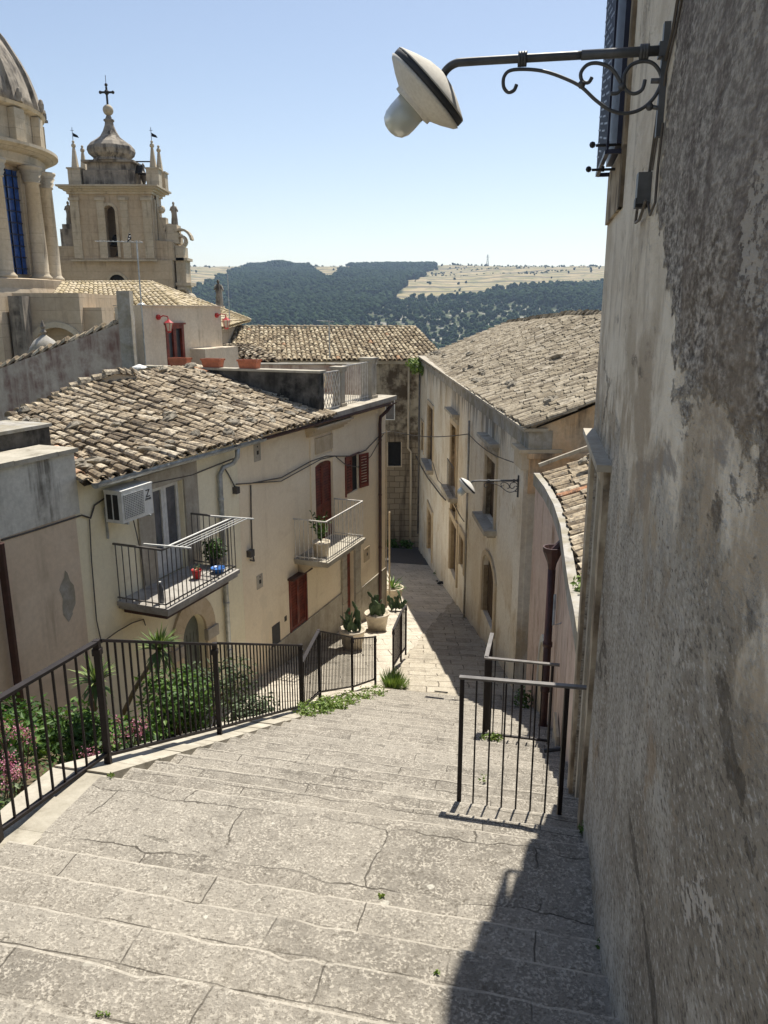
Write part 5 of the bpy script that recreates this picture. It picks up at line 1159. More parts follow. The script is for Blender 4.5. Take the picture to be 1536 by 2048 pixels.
# ------------------------------------------------------------ STREET LAMPS
def street_lamp(F,a,z,sc,label):
    L=thing('street_lamp',F.pt(a,0,z),label,'street lamp','scrolled iron wall lamps'); k_=.00097*sc
    def W(x,y,b=None):           # drawing units: x 1395 is the wall, arm sags 55 per 1000
        ya=215+(1395-x)*.052; return F.pt(a,(1395-x)*k_,z+(ya-y)*k_)
    def curve(pts,n=6):
        out=[]; m=len(pts)
        for i in range(m-1):
            p0=Vector(pts[max(i-1,0)]);p1=Vector(pts[i]);p2=Vector(pts[i+1]);p3=Vector(pts[min(i+2,m-1)])
            for j in range(n):
                t=j/n; out.append(.5*((2*p1)+(p2-p0)*t+(2*p0-5*p1+4*p2-p3)*t*t+(3*p1-p0-3*p2+p3)*t**3))
        out.append(Vector(pts[-1])); return [W(q.x,q.y) for q in out]
    g=G(); g.fbox(F,a-.022*sc,a+.022*sc,.0,.03*sc,z-.36*sc,z+.11*sc); g.fbox(F,a-.03*sc,a+.03*sc,.0,.045*sc,z-.03*sc,z+.03*sc); g.build('wall_plate',M['lampiron'],L)
    g=G(); g.tube([W(1400,215),W(1000,236)],.022*sc,12); g.tube(curve([(1000,236),(720,250),(460,264),(400,272),(360,298),(335,335)]),.019*sc,12); g.build('arm',M['lampiron'],L,True)
    g=G(); r=.0085*sc
    g.tube(curve([(702,362),(690,388),(662,396),(640,372),(640,330),(668,302),(740,296),(830,305),(920,332),(1005,370),(1080,430),(1150,472),(1220,485),(1290,466),(1342,420),(1370,360),(1366,315),(1330,272),(1280,262),(1228,280),(1200,330),(1212,380),(1250,400),(1288,382),(1298,340)]),r,8)
    g.tube(curve([(1055,330),(1040,352),(1012,348),(1002,312),(1030,277),(1080,270),(1140,292),(1180,340),(1192,370),(1178,396),(1145,400)]),r,8); g.build('scrollwork',M['lampiron'],L,True)
    g=G()
    for xs in ((712,725,738),(1272,1285,1298)):
        g=G()
        for x in xs: ya=215+(1395-x)*.052-18; g.tube([W(x-8,ya+16),W(x+8,ya+16)],.029*sc,10); g.tube([W(x-8,ya+36),W(x+8,ya+36)],.018*sc,8)
        g.build('collar',M['lampiron'],L,True)
    g=G()
    for (x,y) in ((1008,362),(1195,370),(1328,455)): g.ball(W(x,y),.018*sc,8,6)
    g.tube([W(1328,455),W(1365,460),W(1390,462)],.010*sc,6); g.tube([W(1325,345),W(1390,345)],.012*sc,6); g.build('scroll_knots',M['lampiron'],L,True)
    # head: axis leans outwards and down
    top=W(325,350); ti=R(46); ax=(F.n*math.sin(ti)-Vector((0,0,1))*math.cos(ti)); Mx=(-ax).to_track_quat('Z','Y').to_matrix()
    s_=sc; c=top+ax*.050*s_+Vector((0,0,.022*s_))
    g=G(); g.lathe(top,[(.026*s_,.035*s_),(.030*s_,.02*s_),(.026*s_,.005*s_),(.034*s_,-.005*s_),(.03*s_,-.02*s_)],14,Mx); g.build('neck',M['lampiron'],L,True)
    g=G(); g.lathe(c,[(.028*s_,.072*s_),(.08*s_,.062*s_),(.15*s_,.035*s_),(.215*s_,.004*s_),(.222*s_,-.003*s_),(.01,-.003*s_)],36,Mx); g.build('cap',M['lampwhite'],L,True)
    g=G(); g.lathe(c,[(.214*s_,-.004*s_),(.221*s_,-.008*s_),(.221*s_,-.032*s_),(.212*s_,-.036*s_)],36,Mx); g.build('rim',M['gasket'],L,True)
    g=G(); g.lathe(c,[(.210*s_,-.033*s_),(.226*s_,-.040*s_),(.215*s_,-.056*s_),(.16*s_,-.090*s_),(.115*s_,-.112*s_),(.108*s_,-.116*s_),(.108*s_,-.132*s_),(.09*s_,-.135*s_),(.01,-.135*s_)],36,Mx); g.build('reflector',M['lampwhite'],L,True)
    g=G(); g.lathe(c,[(.080*s_,-.133*s_),(.080*s_,-.20*s_),(.077*s_,-.232*s_),(.062*s_,-.262*s_),(.035*s_,-.280*s_),(.008,-.285*s_)],28,Mx); g.build('bulb_glass',M['bulb'],L,True)
    return L
a,z=FN.px(1338,100); street_lamp(FN,a,z,.89,'large grey scrolled iron street lamp high on the near wall')
a,z=FR.px(1038,961,.1); FR2=Fac(FR.pt(0,.10,0)[:2],FR.d[:2],-1); street_lamp(FR2,a,z,.93,'smaller-looking street lamp bracketed to the far right-hand pilaster')

# ------------------------------------------------------------ RAILINGS
def railing(pts,h,label,group=None,endpost=(True,True),step=.12,bars=True,top_m='iron',bw=.014,pw=.045,brail=True,returns=None):
    """pts: list of (x,y,z_base); one straight panel"""
    p,q=Vector(pts[0]),Vector(pts[1]); t=thing('railing',p,label,'railing',group)
    dn=Vector((0,0,1)); hp,hq=(h if isinstance(h,tuple) else (h,h)); L=(q-p).length
    g=G(); g.bar(p+dn*hp,q+dn*hq,.05,.022); g.build('top_rail',M[top_m],t)
    if brail: g=G(); g.bar(p+dn*.07,q+dn*.07,.035,.022); g.build('bottom_rail',M['iron'],t)
    for e,(c,hh) in zip(endpost,((p,hp),(q,hq))):
        if e: g=G(); g.bar(c-dn*.12,c+dn*(hh+.015),pw,pw); g.box(c.x-.03,c.x+.03,c.y-.03,c.y+.03,c.z+hh-.10,c.z+hh-.05); g.build('post',M['iron'],t)
    if bars:
        n=max(2,round(L/step))
        for k in range(1,n):
            f=k/n; c=p.lerp(q,f); hh=hp+(hq-hp)*f; g=G(); g.bar(c+dn*.07,c+dn*(hh-.01),bw,bw); g.build('bar',M['iron'],t)
    return t
def RB(x,y): 
    v=Vector((x,y,0)); return (x,y,stairz_s(v.dot(D))-.02)
def rp(px_,y,t=-3.22): 
    # point on the rail line (t) at image column px_ near depth y
    pass
A0=ST(2.45,-3.24,0); A1=ST(3.5,-3.24,0); A2=ST(4.62,-3.20,0); A3=ST(6.5,-3.20,0); A4=ST(9.05,-3.22,0); A5=ST(10.15,-3.33,0); A6=ST(12.3,-3.42,0); A7=ST(13.75,-3.35,0); A8=ST(14.95,-3.25,0); A9=ST(16.0,-3.3,0); A10=ST(16.55,-3.3,0)
def Z(v,z): return (v.x,v.y,z)
grp='black iron railing panels down the left edge of the stairs'
railing([Z(A0,-3.17),Z(A1,-3.17)],.92,'black railing panel nearest the camera, cut by the left picture edge',grp,(True,True),.125)
railing([Z(A1+D*.03,-3.17),Z(A2,-3.29)],(.90,.97),'black railing panel beside the landing with pink flowers behind it',grp,(False,True),.125)
railing([Z(A2+D*.03,-3.32),Z(A3,-4.13)],(1.0,.97),'black railing panel in front of the spiky dracaena',grp,(False,True),.105)
railing([Z(A3+D*.03,-4.15),Z(A4,-5.24)],(.99,.95),'black railing panel in front of the dark green bushes',grp,(False,True),.10)
railing([Z(A4+D*.03,-5.27),Z(A5,-5.60)],(.72,1.05),'short black railing panel with a bright level top rail',grp,(False,True),.10)
railing([Z(A5+D*.03,-5.62),Z(A6,-6.60)],(1.05,1.02),'black railing panel below the lower shuttered window',grp,(False,True),.10)
railing([Z(A6+D*.03,-6.62),Z(A7,-7.15)],(1.0,.97),'black railing panel ending at the grass tuft',grp,(False,True),.10)
railing([Z(A8,-7.42),Z(A9,-7.62)],(.90,1.08),'narrow sloping black railing panel beyond the grass tuft',grp,(True,True),.10)
railing([Z(A9+D*.03,-7.62),Z(A10,-7.70)],(1.08,1.1),'last short black railing panel beside the cactus pots',grp,(False,True),.10)
# the two guard rails at the right
B0=P(918,1601,5.03); B1=PZ(1152,1631,-3.60); zt1=P(918,1354,5.03).z
B1=Vector((B0.x+ (FN.pt(0,0,0).x*0),0,0)); 
# direction follows the nosing
b0=ST(5.02,Vector((B0.x,B0.y,0)).dot(T),0); q=b0+T*.72
zb1=-3.62
r1=thing('railing',Z(b0,zb1),'dark iron guard rail with seven bars standing beside the near wall','railing')
g=G(); g.bar(Vector(Z(b0-T*.02,zt1)),Vector(Z(b0+T*.93,zt1+.02)),.042,.016); g.build('top_rail',M['greyiron'],r1)
for c in (b0,q): g=G(); g.bar(Vector(Z(c,zb1)),Vector(Z(c,zt1)),.030,.030); g.build('post',M['iron'],r1)
for k in range(1,7): c=b0.lerp(q,k/7); g=G(); g.bar(Vector(Z(c,zb1)),Vector(Z(c,zt1)),.011,.011); g.build('bar',M['iron'],r1)
c0=P(967,1466,8.6); s0=D.dot(Vector((c0.x,c0.y,0))); t0=T.dot(Vector((c0.x,c0.y,0))); zc=stairz_s(s0)-.05; zt2=P(967,1316,8.6).z
b0=ST(s0,t0,0); q=b0+T*.78
r2=thing('railing',Z(b0,zc),'farther iron guard rail with a bright top and a short side return','railing')
g=G(); g.bar(Vector(Z(b0-T*.02,zt2)),Vector(Z(q+T*.08,zt2)),.05,.02); g.bar(Vector(Z(b0,zt2)),Vector(Z(b0+D*.75,zt2-.0)),.05,.02); g.build('top_rail',M['greyiron'],r2)
g=G(); g.bar(Vector(Z(b0,zc+.07)),Vector(Z(q,zc+.07)),.03,.02); g.build('bottom_rail',M['iron'],r2)
for c in (b0,q,b0+D*.75): g=G(); g.bar(Vector(Z(c,zc-.1-(.3 if (c-b0).length>.74 and c!=q else 0))),Vector(Z(c,zt2)),.030,.030); g.build('post',M['iron'],r2)
for k in range(1,7): c=b0.lerp(q,k/7); g=G(); g.bar(Vector(Z(c,zc+.07)),Vector(Z(c,zt2)),.013,.013); g.build('bar',M['iron'],r2)
for k in range(1,7): c=b0+D*.75*k/7; g=G(); g.bar(Vector(Z(c,zc-.2)),Vector(Z(c,zt2)),.013,.013); g.build('bar',M['iron'],r2)

# ------------------------------------------------------------ PLANTS
def bush(s,t,zb_,rad,n,size,label,mat_='leaf',lo=0,hi=1,name='bush',cat='bush'):
    c=ST(s,t,zb_); tr=thing(name,c,label,cat); g=G()
    for k in range(4): g.tube([c,c+Vector((rr(-.5,.5)*rad[0],rr(-.5,.5)*rad[1],rad[2]*1.2))],.012,4)
    g.build('stem',M['stem'],tr); g=G()
    for k in range(6):
        d=Vector((rr(-.55,.55)*rad[0],rr(-.55,.55)*rad[1],rad[2]*rr(.5,1.35))); leafball(g,c+d,(rad[0]*.58,rad[1]*.58,rad[2]*.52),int(n*1.9)//6,size*.72,lo,hi)
    g.build('foliage',M[mat_],tr); return tr
G_=lambda s,dz=0:gardz(s)+dz
bush(3.6,-4.4,G_(3.6,-.1),(.5,.5,.35),900,.10,'leafy light green bush behind the near railing panel')
bush(4.6,-4.5,G_(4.6,-.15),(.55,.5,.40),1000,.11,'broad-leaved green bush left of the railing corner post')
bush(5.6,-4.2,G_(5.6,-.1),(.5,.5,.42),1000,.10,'green bush under the spiky dracaena')
bush(6.4,-4.1,G_(6.4,-.1),(.55,.5,.42),1000,.10,'green bush right behind the second railing panel')
bush(7.3,-4.1,G_(7.3,-.1),(.55,.5,.55),1100,.10,'dense green bush beside the arched door')
bush(8.2,-4.2,G_(8.2,-.0),(.6,.55,.60),1000,.09,'dark fine-leaved bush in the railing shade','leafpale',0,.6)
bush(9.2,-4.2,G_(9.2,.1),(.6,.55,.55),900,.09,'grey-green straggly bush at the garden end','leafpale',0,.7)
bush(7.9,-4.3,G_(7.9,-.1),(.3,.3,.75),800,.09,'tall narrow green shrub in front of the arched door')
bush(5.2,-5.6,G_(5.2,-.5),(.6,.6,.45),700,.12,'dark bush against the peach wall','leaf',0,.6)
bush(3.2,-5.6,G_(3.2,-.3),(.6,.6,.4),700,.12,'low green bush at the left picture edge','leaf')
bush(6.4,-5.6,G_(6.4,-.4),(.6,.6,.5),700,.12,'shaded bush at the foot of the cream wall','leaf',0,.6)
bush(2.6,-4.3,G_(2.6,-.1),(.45,.45,.3),700,.10,'green bush below the nearest railing panel')
g=G()
for i in range(5200):
    s=rr(1.5,10); t=rr(-6.5,-3.5); c=ST(s,t,max(gardz(s)-.13*(-3.4-t),LZ)+rr(-.02,.14)); g.leaf(c,rr(.04,.09),rr(.02,.04),(rr(-.5,.5),rr(-.5,.5),1),(rr(-1,1),rr(-1,1),rr(0,1)),rr(0,.8))
tag(g.build('ground_cover',M['leaf']),'low leafy ground cover filling the garden bed','ground cover',kind='stuff')
# pink valerian
def valerian(s,t,h,label):
    c=ST(s,t,gardz(s)-.05); tr=thing('flowering_plant',c,label,'flower','pink valerian plants in the garden bed'); gs_=G(); gf=G(); gl_=G()
    for k in range(9):
        tip=c+Vector((rr(-.18,.18),rr(-.15,.15),h*rr(.65,1))); gs_.tube([c,c.lerp(tip,.5)+Vector((rr(-.03,.03),0,0)),tip],.005,4)
        for m in range(7): p=c.lerp(tip,rr(.1,.85)); gl_.leaf(p,.08,.03,(rr(-1,1),rr(-1,1),.6),(rr(-1,1),rr(-1,1),.4),rr(.3,1))
        for m in range(46): gf.leaf(tip+Vector((random.gauss(0,.028),random.gauss(0,.028),random.gauss(0,.035))),.016,.014,(rr(-1,1),rr(-1,1),rr(0,1)),(rr(-1,1),rr(-1,1),rr(-1,1)),rr(0,1))
    gs_.build('stem',M['stem'],tr); gf.build('blossom',M['flower'],tr); gl_.build('foliage',M['leafpale'],tr)
valerian(3.25,-3.75,.75,'pink flowering plant closest to the left picture edge'); valerian(3.75,-3.95,.85,'tall pink flowering plant near the middle of the second railing panel'); valerian(4.1,-3.7,.62,'pink flowers low behind the second railing panel')
valerian(4.5,-3.9,.85,'pink flowering plant just left of the corner post'); valerian(5.1,-3.65,.42,'short pink flowers just right of the corner post'); valerian(5.7,-3.75,.62,'pink flowers between the bars left of the dracaena'); valerian(2.9,-3.75,.6,'pale pink flowers at the bottom left corner of the garden')
# dracaenas
def dracaena(base,crown,L,n,label):
    t=thing('dracaena',base,label,'dracaena'); g=G(); b_=Vector(base); c=Vector(crown); m=b_.lerp(c,.5)+Vector((-.05,0,-.04)); g.tube([b_,m,c],[.03,.025,.02],7); g.build('stem',M['stem'],t,True); g=G(); spikyf(n,L)(g,c)
    for i in range(n//2):
        az=rr(0,6.28); d=Vector((math.cos(az),math.sin(az),0)); s_=d.cross(Vector((0,0,1))); p1=c+d*L*.35-Vector((0,0,.08)); p2=c+d*L*.5-Vector((0,0,L*rr(.4,.8))); g.add([c-s_*.012,c+s_*.012,p1+s_*.016,p1-s_*.016,p2],[(0,1,2,3),(3,2,4)],rr(0,.4))
    g.build('foliage',M['spike'],t)
dracaena(PZ(245,1430,G_(6.3,-.15)),P(318,1300,7.3),.30,90,'spiky dracaena with a leaning stem rising above the railing'); dracaena(P(190,1420,6.5),P(192,1365,6.5),.30,60,'lower dark dracaena head left of the leaning one')
# weeds along the stairs and walls
def tuft(c,n,h,sp,label,name='grass_tuft',mt='weed'):
    g=G(); c=Vector(c)
    for i in range(n):
        az=rr(0,6.28); rad=sp*random.random()**.5; p=c+Vector((math.cos(az)*rad*.6,math.sin(az)*rad*.6,-.02)); d=Vector((math.cos(az)*sp,math.sin(az)*sp,h*rr(.5,1.1))); s_=Vector((-math.sin(az),math.cos(az),0))*rr(.006,.012)
        g.add([p-s_,p+s_,p+d*.55+s_*.8,p+d*.55-s_*.8,p+d*Vector((1,1,.8)).x],[(0,1,2,3),(3,2,4)],rr(0,1))
    tag(g.build(name,M[mt]),label,'weed')
def onstair(px_,py_):
    # march the ray until it meets the stair/street surface
    d=ray(px_,py_); t=1.0
    for i in range(6000):
        q=d*t
        if q.z<=groundz(q.x,q.y): return Vector((q.x,q.y,groundz(q.x,q.y)))
        t+=.01
    return q
c=ST(14.2,-3.1,stairz_s(14.2)); tuft(c,340,.42,.19,'tall grass tuft in the gap at the end of the long railing')
c=ST(14.35,-3.0,stairz_s(14.3)); tuft(c,140,.22,.18,'shorter grass beside the tall tuft')
def patch(px_,py_,n,sx,sy,sz,size,label,mt='weed',lo=.2,hi=1):
    c=onstair(px_,py_); g=G(); leafball(g,c+Vector((0,0,sz*.5)),(sx,sy,sz),n,size,lo,hi); tag(g.build('weed',M[mt]),label,'weed')
for (s_,t_,n,l_) in ((9.3,-3.02,420,'thick weeds at the foot of the black railing below the bushes'),(9.9,-3.0,300,'weeds around the short bright railing panel foot'),(8.7,-3.05,200,'thin weeds at the near end of the railing weeds'),(10.7,-3.02,200,'yellow-green weeds past the short panel'),(11.6,-3.0,150,'small weeds under the middle of the far panel'),(12.5,-3.0,130,'small weeds near the last long panel post')):
    g=G(); leafball(g,ST(s_,t_,stairz_s(s_)+.02),(.17,.30,.10),int(n*1.4),.048,.25,1); tag(g.build('weed',M['weed']),l_,'weed')
patch(1172,1668,140,.05,.06,.07,.025,'small green fern at the foot of the near wall','leaf'); patch(1206,1895,70,.03,.04,.03,.02,'tiny dark fern lower down the near wall foot','leaf')
patch(222,1553,30,.02,.02,.02,.02,'tiny weed beside the railing corner post'); patch(760,1797,14,.03,.02,.01,.03,'little green blades in a crack of the landing edge'); patch(872,1951,20,.025,.012,.01,.018,'little weed on the third step'); patch(1003,1300,420,.35,.30,.18,.10,'dark green weeds in the shaded street corner','leaf',0,.7)
patch(880,1150,120,.25,.2,.12,.10,'weeds at the foot of the right facade near the bird','leaf',0,.8); patch(1045,1415,200,.2,.2,.25,.07,'weeds behind the farther guard rail','leaf',0,.8); patch(985,1478,120,.16,.07,.04,.045,'dry weeds at the base of the farther guard rail','weed'); patch(965,1565,14,.02,.02,.05,.03,'thin grass blades behind the front guard rail'); patch(205,2032,40,.04,.012,.008,.012,'mossy yellow-green patch at the bottom left step')
c=FR.pt(FR.ax(845,755),.1,-2.45); g=G(); 
for k in range(5): leafball(g,c+Vector((rr(-.5,.1),rr(-.7,.7),rr(-.3,.25))),(.3,.4,.25),110,.16,.2,1)
tag(g.build('wall_plant',M['weed']),'bright green plant growing from the far eaves of the right house','plant')
# bird and stick in the street
c=onstair(880,1172); bi=thing('bird',c,'black bird standing on the shaded street','bird'); g=G(); g.ball(c+Vector((0,0,.13)),(.12,.06,.06),10,6,M=Matrix.Rotation(R(-20),3,'Y')); g.ball(c+Vector((-.11,0,.20)),(.04,.035,.035),8,6); g.tube([c+Vector((-.14,0,.20)),c+Vector((-.19,0,.19))],[.012,.003],5); g.tube([c+Vector((.08,0,.12)),c+Vector((.24,0,.06))],[.035,.02],6)
for sy in (-.02,.02): g.tube([c+Vector((0,sy,.12)),c+Vector((.01,sy,0))],.006,4)
g.build('body',M['black'],bi,True)
a=onstair(869,1384); b_=a+T*.27; g=G(); g.tube([a+Vector((0,0,.02)),b_+Vector((0,0,.02))],.012,5); tag(g.build('stick',M['black']),'thin dark stick lying across the stairs','stick')

# stones weighing down the tiles
sp=G(); sp.ball((0,0,0),(.15,.11,.06),9,6,.22); pro=None
def stone(p,sc,lb,grp):
    global pro
    if pro is None:
        pro=[]
        for k in range(4):
            g=G(); g.ball((0,0,0),(.17,.12,.07),9,6,.25); o=g.build('stone',M['rock'],base=(0,0,0)); pro.append(o)
            o.location=p; o.scale=(sc,)*3; 
            tag(o,lb,'stone',grp); 
            if k: COL.objects.unlink(o)
        return
    o=random.choice(pro).copy(); COL.objects.link(o); o.location=p; o.scale=(sc*rr(.7,1.3),sc*rr(.7,1.2),sc*rr(.8,1.3)); o.rotation_euler=(rr(-.3,.3),rr(-.3,.3),rr(0,3.14)); tag(o,lb,'stone',grp)
lbA='grey lichen stone lying on the left tile roof'; gA='loose stones on the left roof'
for k in range(34):
    S=random.choice(stones); v=random.choice((rr(.04,.16),rr(.04,.16),rr(.3,.6),rr(.8,.98))); stone(S(rr(.02,.98),v)+Vector((0,0,.10)),rr(.5,1.0),lbA,gA)
for k in range(24):
    S=random.choice((S1,S1,S2)); stone(S(rr(.02,.98),rr(.03,.16) if random.random()<.8 else rr(.2,.9))+Vector((0,0,.11)),rr(.6,1.2),'grey stone lying along the eaves of the big right roof','loose stones on the right roof')
for k in range(10):
    f=random.random(); y_=7.6+5.6*f; x_=2.35+.6*min(1,f*1.6)+rr(.3,1.0); stone(Vector((x_,y_,zpk+.12+(x_-2.5)*.33)),rr(.8,1.6),'grey stone lying on the tiles of the pink house','loose stones on the pink house roof')

# ------------------------------------------------------------ CHURCH
ch=thing('church_dome',(-24,45,-6),'great ribbed church dome on a columned drum at the left edge','dome')
C0=Vector((-24.35,45,0))
zz=lambda y,Y=45: P(300,y,Y).z
g=G(); g.lathe(C0,[(6.6,-3),(6.6,zz(560)-.9),(6.45,zz(560)-.5),(6.45,zz(560)-.05),(6.2,zz(560)),(5.0,zz(560)+.01),(5.0,zz(335)),(4.9,zz(335)+.01)],48,r=.5); g.build('drum',M['church'],ch)
zc0=zz(560); zc1=zz(338)
g=G(); z0=zc1; g.lathe(C0,[(5.6,z0),(5.75,z0+.05),(5.8,z0+.5),(6.0,z0+.55),(6.35,z0+.75),(6.5,z0+.8),(6.5,z0+.95),(5.9,z0+1.05),(5.5,z0+1.1)],64,r=.5); g.build('entablature',M['churchlight'],ch)
ztop=z0+1.1; zd=zz(217)
g=G(); g.lathe(C0,[(5.55,ztop),(5.55,zd-.3),(5.95,zd-.2),(6.05,zd-.05),(5.8,zd)],48,r=.5)
for k in range(16):
    A=2*math.pi*(k+.37)/16; d=Vector((math.cos(A),math.sin(A),0)); s_=Vector((-d.y,d.x,0)); c=C0+d*5.75
    g.hexa([c+s_*e*.38+d*f*.2+Vector((0,0,zv)) for zv in (ztop,zd-.32) for (e,f) in ((-1,-1),(-1,1),(1,1),(1,-1))])
g.build('attic',M['churchlight'],ch)
for k in range(16):
    A=2*math.pi*(k+.37)/16
    for dA in (-.055,.10) if True else (0,):
        pass
cang=[]
for k in range(8):
    A=-math.pi/2+ (k-4)*math.pi/4+.844
    for dd in (-.17,.17): cang.append(A+dd)
for A in cang:
    c=C0+Vector((math.cos(A),math.sin(A),0))*5.72
    g=G(); g.lathe(c,[(.56,zc0+.01),(.56,zc0+.12),(.48,zc0+.2),(.42,zc0+.3),(.415,zc0+1.5),(.355,zc1-.85),(.43,zc1-.82),(.43,zc1-.76),(.40,zc1-.74),(.50,zc1-.55),(.44,zc1-.52),(.56,zc1-.30),(.50,zc1-.27),(.62,zc1-.10),(.62,zc1-.005)],16,r=.5); g.build('column',M['churchlight'],ch,True)
for k in range(8):
    A=-math.pi/2+(k-4)*math.pi/4+.844+math.pi/8; d=Vector((math.cos(A),math.sin(A),0)); s_=Vector((-d.y,d.x,0)); g=G(); gp=G()
    hw=.92; z0_,z1_=zc0+.25,zc1-.25
    gp.hexa([C0+d*(5.02+f*.03)+s_*e*hw+Vector((0,0,zv)) for zv in (z0_,z1_) for (e,f) in ((-1,-1),(-1,1),(1,1),(1,-1))])
    for e in (-1,1): g.hexa([C0+d*(5.12+f*.12)+s_*(e*hw+m*.09)+Vector((0,0,zv)) for zv in (z0_,z1_) for (m,f) in ((-1,-1),(-1,1),(1,1),(1,-1))])
    o=g.build('window',M['churchlight'],ch); gp.build('pane',M['blueglass'],o); g=G()
    for j in range(9): z_=z0_+(z1_-z0_)*(j+.5)/9; g.bar(C0+d*5.09-s_*hw+Vector((0,0,z_)),C0+d*5.09+s_*hw+Vector((0,0,z_)),.05,.05)
    for j in range(3): s2=-hw+hw*2*(j+1)/4; g.bar(C0+d*5.09+s_*s2+Vector((0,0,z0_)),C0+d*5.09+s_*s2+Vector((0,0,z1_)),.05,.05)
    g.build('glazing_bars',M['blueiron'],o)
prof=[(5.85,zd),(5.75,zd+.45),(5.62,zd+1.0),(5.35,zd+1.8),(5.0,zd+2.5),(4.4,zd+3.5),(3.6,zd+4.5),(2.6,zd+5.3),(1.5,zd+5.9),(1.3,zd+6.0)]
g=G(); g.lathe(C0,prof,48,r=.4); g.build('dome_shell',M['churchdark'],ch,True)
for k in range(16):
    A=2*math.pi*(k+.37)/16; d=Vector((math.cos(A),math.sin(A),0)); s_=Vector((-d.y,d.x,0)); vs=[]; n=len(prof)
    for (r_,z_) in prof:
        w_=.36*r_/5.8+.06
        for (e,f) in ((-1,-.05),(-.85,.17),(.85,.17),(1,-.05)): vs.append(C0+d*(r_+f)+s_*e*w_+Vector((0,0,z_)))
    g=G(); g.add(vs,[(i*4+j,i*4+j+1,i*4+j+5,i*4+j+4) for i in range(n-1) for j in range(3)]+[(0,1,2,3)]); g.build('rib',M['churchdark'],ch)
    g=G(); c=C0+d*6.05; g.ball(c+Vector((0,0,zd+.3)),(.16,.16,.36),6,5); g.box(c.x-.15,c.x+.15,c.y-.15,c.y+.15,zd-.02,zd+.12); g.build('finial',M['churchdark'],ch)
# bell tower, seen from behind
YT=60.0
def TP(px_,py_,Y=YT): return P(px_,py_,Y)
tw=thing('bell_tower',(TP(222,520).x,YT+1.5,-6),'baroque bell tower with onion dome and stone cross behind the tiled roofs','bell tower')
xl,xr=TP(143,450).x,TP(306,450).x; zt0=TP(220,520).z; zt1=TP(220,388).z; W=xr-xl; xc=(xl+xr)/2; dep=2.6
FTw=Fac((xl,YT),(1,0),1)
bw0,bw1=TP(209,450).x-xl,TP(232,450).x-xl; bz0,bz1=TP(220,515).z,TP(220,411).z
g=wall_f(G(),FTw,0,W,zt0,zt1,[(bw0,bw1,bz0,bz1,(bw1-bw0)/2)],.8,0,False); g.add([FTw.pt(W,0,zt0),FTw.pt(W,-dep,zt0),FTw.pt(W,-dep,zt1),FTw.pt(W,0,zt1)],[(0,1,2,3)]); g.add([FTw.pt(0,0,zt0),FTw.pt(0,-dep,zt0),FTw.pt(0,-dep,zt1),FTw.pt(0,0,zt1)],[(3,2,1,0)])
# far wall with an opening so light shows through
wall_f(g,Fac((xl,YT+dep),(1,0),1),0,W,zt0,zt1,[(bw0+.4,bw1+.3,bz0,bz1-.6,.5)],.5,0,False); g.build('belfry_wall',M['church'],tw)
g=G()
for (a,w_) in ((.05,.62),(1.95,.55),(3.65,.55),(W-.67,.62)):
    g.fbox(FTw,a,a+w_,0,.10,zt0+.1,zt1-.45); g.fbox(FTw,a-.08,a+w_+.08,0,.18,zt1-.449,zt1-.25)
g.fbox(FTw,W+.001,W+.10,-1.2,-.5,zt0+.1,zt1-.3); g.build('pilaster',M['churchlight'],tw)
g=G(); archring(g,FTw,(bw0+bw1)/2,(bw1-bw0)/2+.01,(bw1-bw0)/2+.2,bz1-(bw1-bw0)/2,1,0,.08); g.fbox(FTw,bw0-.2,bw0-.01,0,.08,bz0,bz1-.45); g.fbox(FTw,bw1+.01,bw1+.2,0,.08,bz0,bz1-.45); g.build('arch_surround',M['churchlight'],tw)
def bell(c,s,par):
    g=G(); g.lathe(c,[(.04*s,.5*s),(.14*s,.47*s),(.2*s,.38*s),(.23*s,.2*s),(.3*s,.06*s),(.38*s,0),(.33*s,0),(.02,.3*s)],14); g.build('bell',M['bronze'],par,True)
bc_=FTw.pt((bw0+bw1)/2,-1.2,0); bell(Vector((bc_.x,bc_.y,TP(222,490).z)),1.6,tw); bell(Vector((bc_.x+.1,bc_.y,TP(222,510).z)),.9,tw)
g=G(); zc=zt1
for k,(o_,a,h_) in enumerate(((.12,0,.18),(.28,.181,.14),(.52,.322,.12),(.66,.443,.12))): g.fbox(FTw,-o_,W+o_,-dep-o_,o_,zc+a,zc+a+h_)
g.build('cornice',M['churchlight'],tw)
zk=zc+.565
g=G(); g.box(xc-1.9,xc+1.75,YT+.3,YT+dep-.2,zk,TP(220,338).z); g.box(xc-1.65,xc+1.5,YT+.5,YT+dep-.4,TP(220,338).z+.001,TP(220,322).z); g.box(xc-1.95,xc+1.8,YT+.2,YT+dep-.1,TP(220,322).z+.001,TP(220,318).z); g.build('pedestal',M['churchdark'],tw)
zo=TP(220,318).z+.002; s_=1/26.5
on=[(52,0),(50,4),(48,7),(60,16),(64,26),(62,34),(52,44),(38,52),(26,60),(18,72),(12,86),(11,93),(14,95),(14,99),(9,101),(6,108)]
g=G(); g.lathe((xc-.05,YT+dep/2,zo),[(r_*s_*.70,z_*s_*.76) for r_,z_ in on],8,a0=math.pi/8,r=.4); g.build('onion_dome',M['churchdark'],tw)
zo2=zo+108*s_*.76; g=G(); g.ball((xc-.05,YT+dep/2,zo2+.36),.37,14,10); g.build('orb',M['churchlight'],tw,True)
g=G(); c=Vector((xc-.05,YT+dep/2,zo2+.72)); g.bar(c,c+Vector((0,0,1.15)),.12,.12); g.bar(c+Vector((-.42,0,.8)),c+Vector((.42,0,.8)),.12,.12)
for d in ((-.45,0,.8),(.45,0,.8),(0,0,1.28)): g.ball(c+Vector(d),.12,6,4)
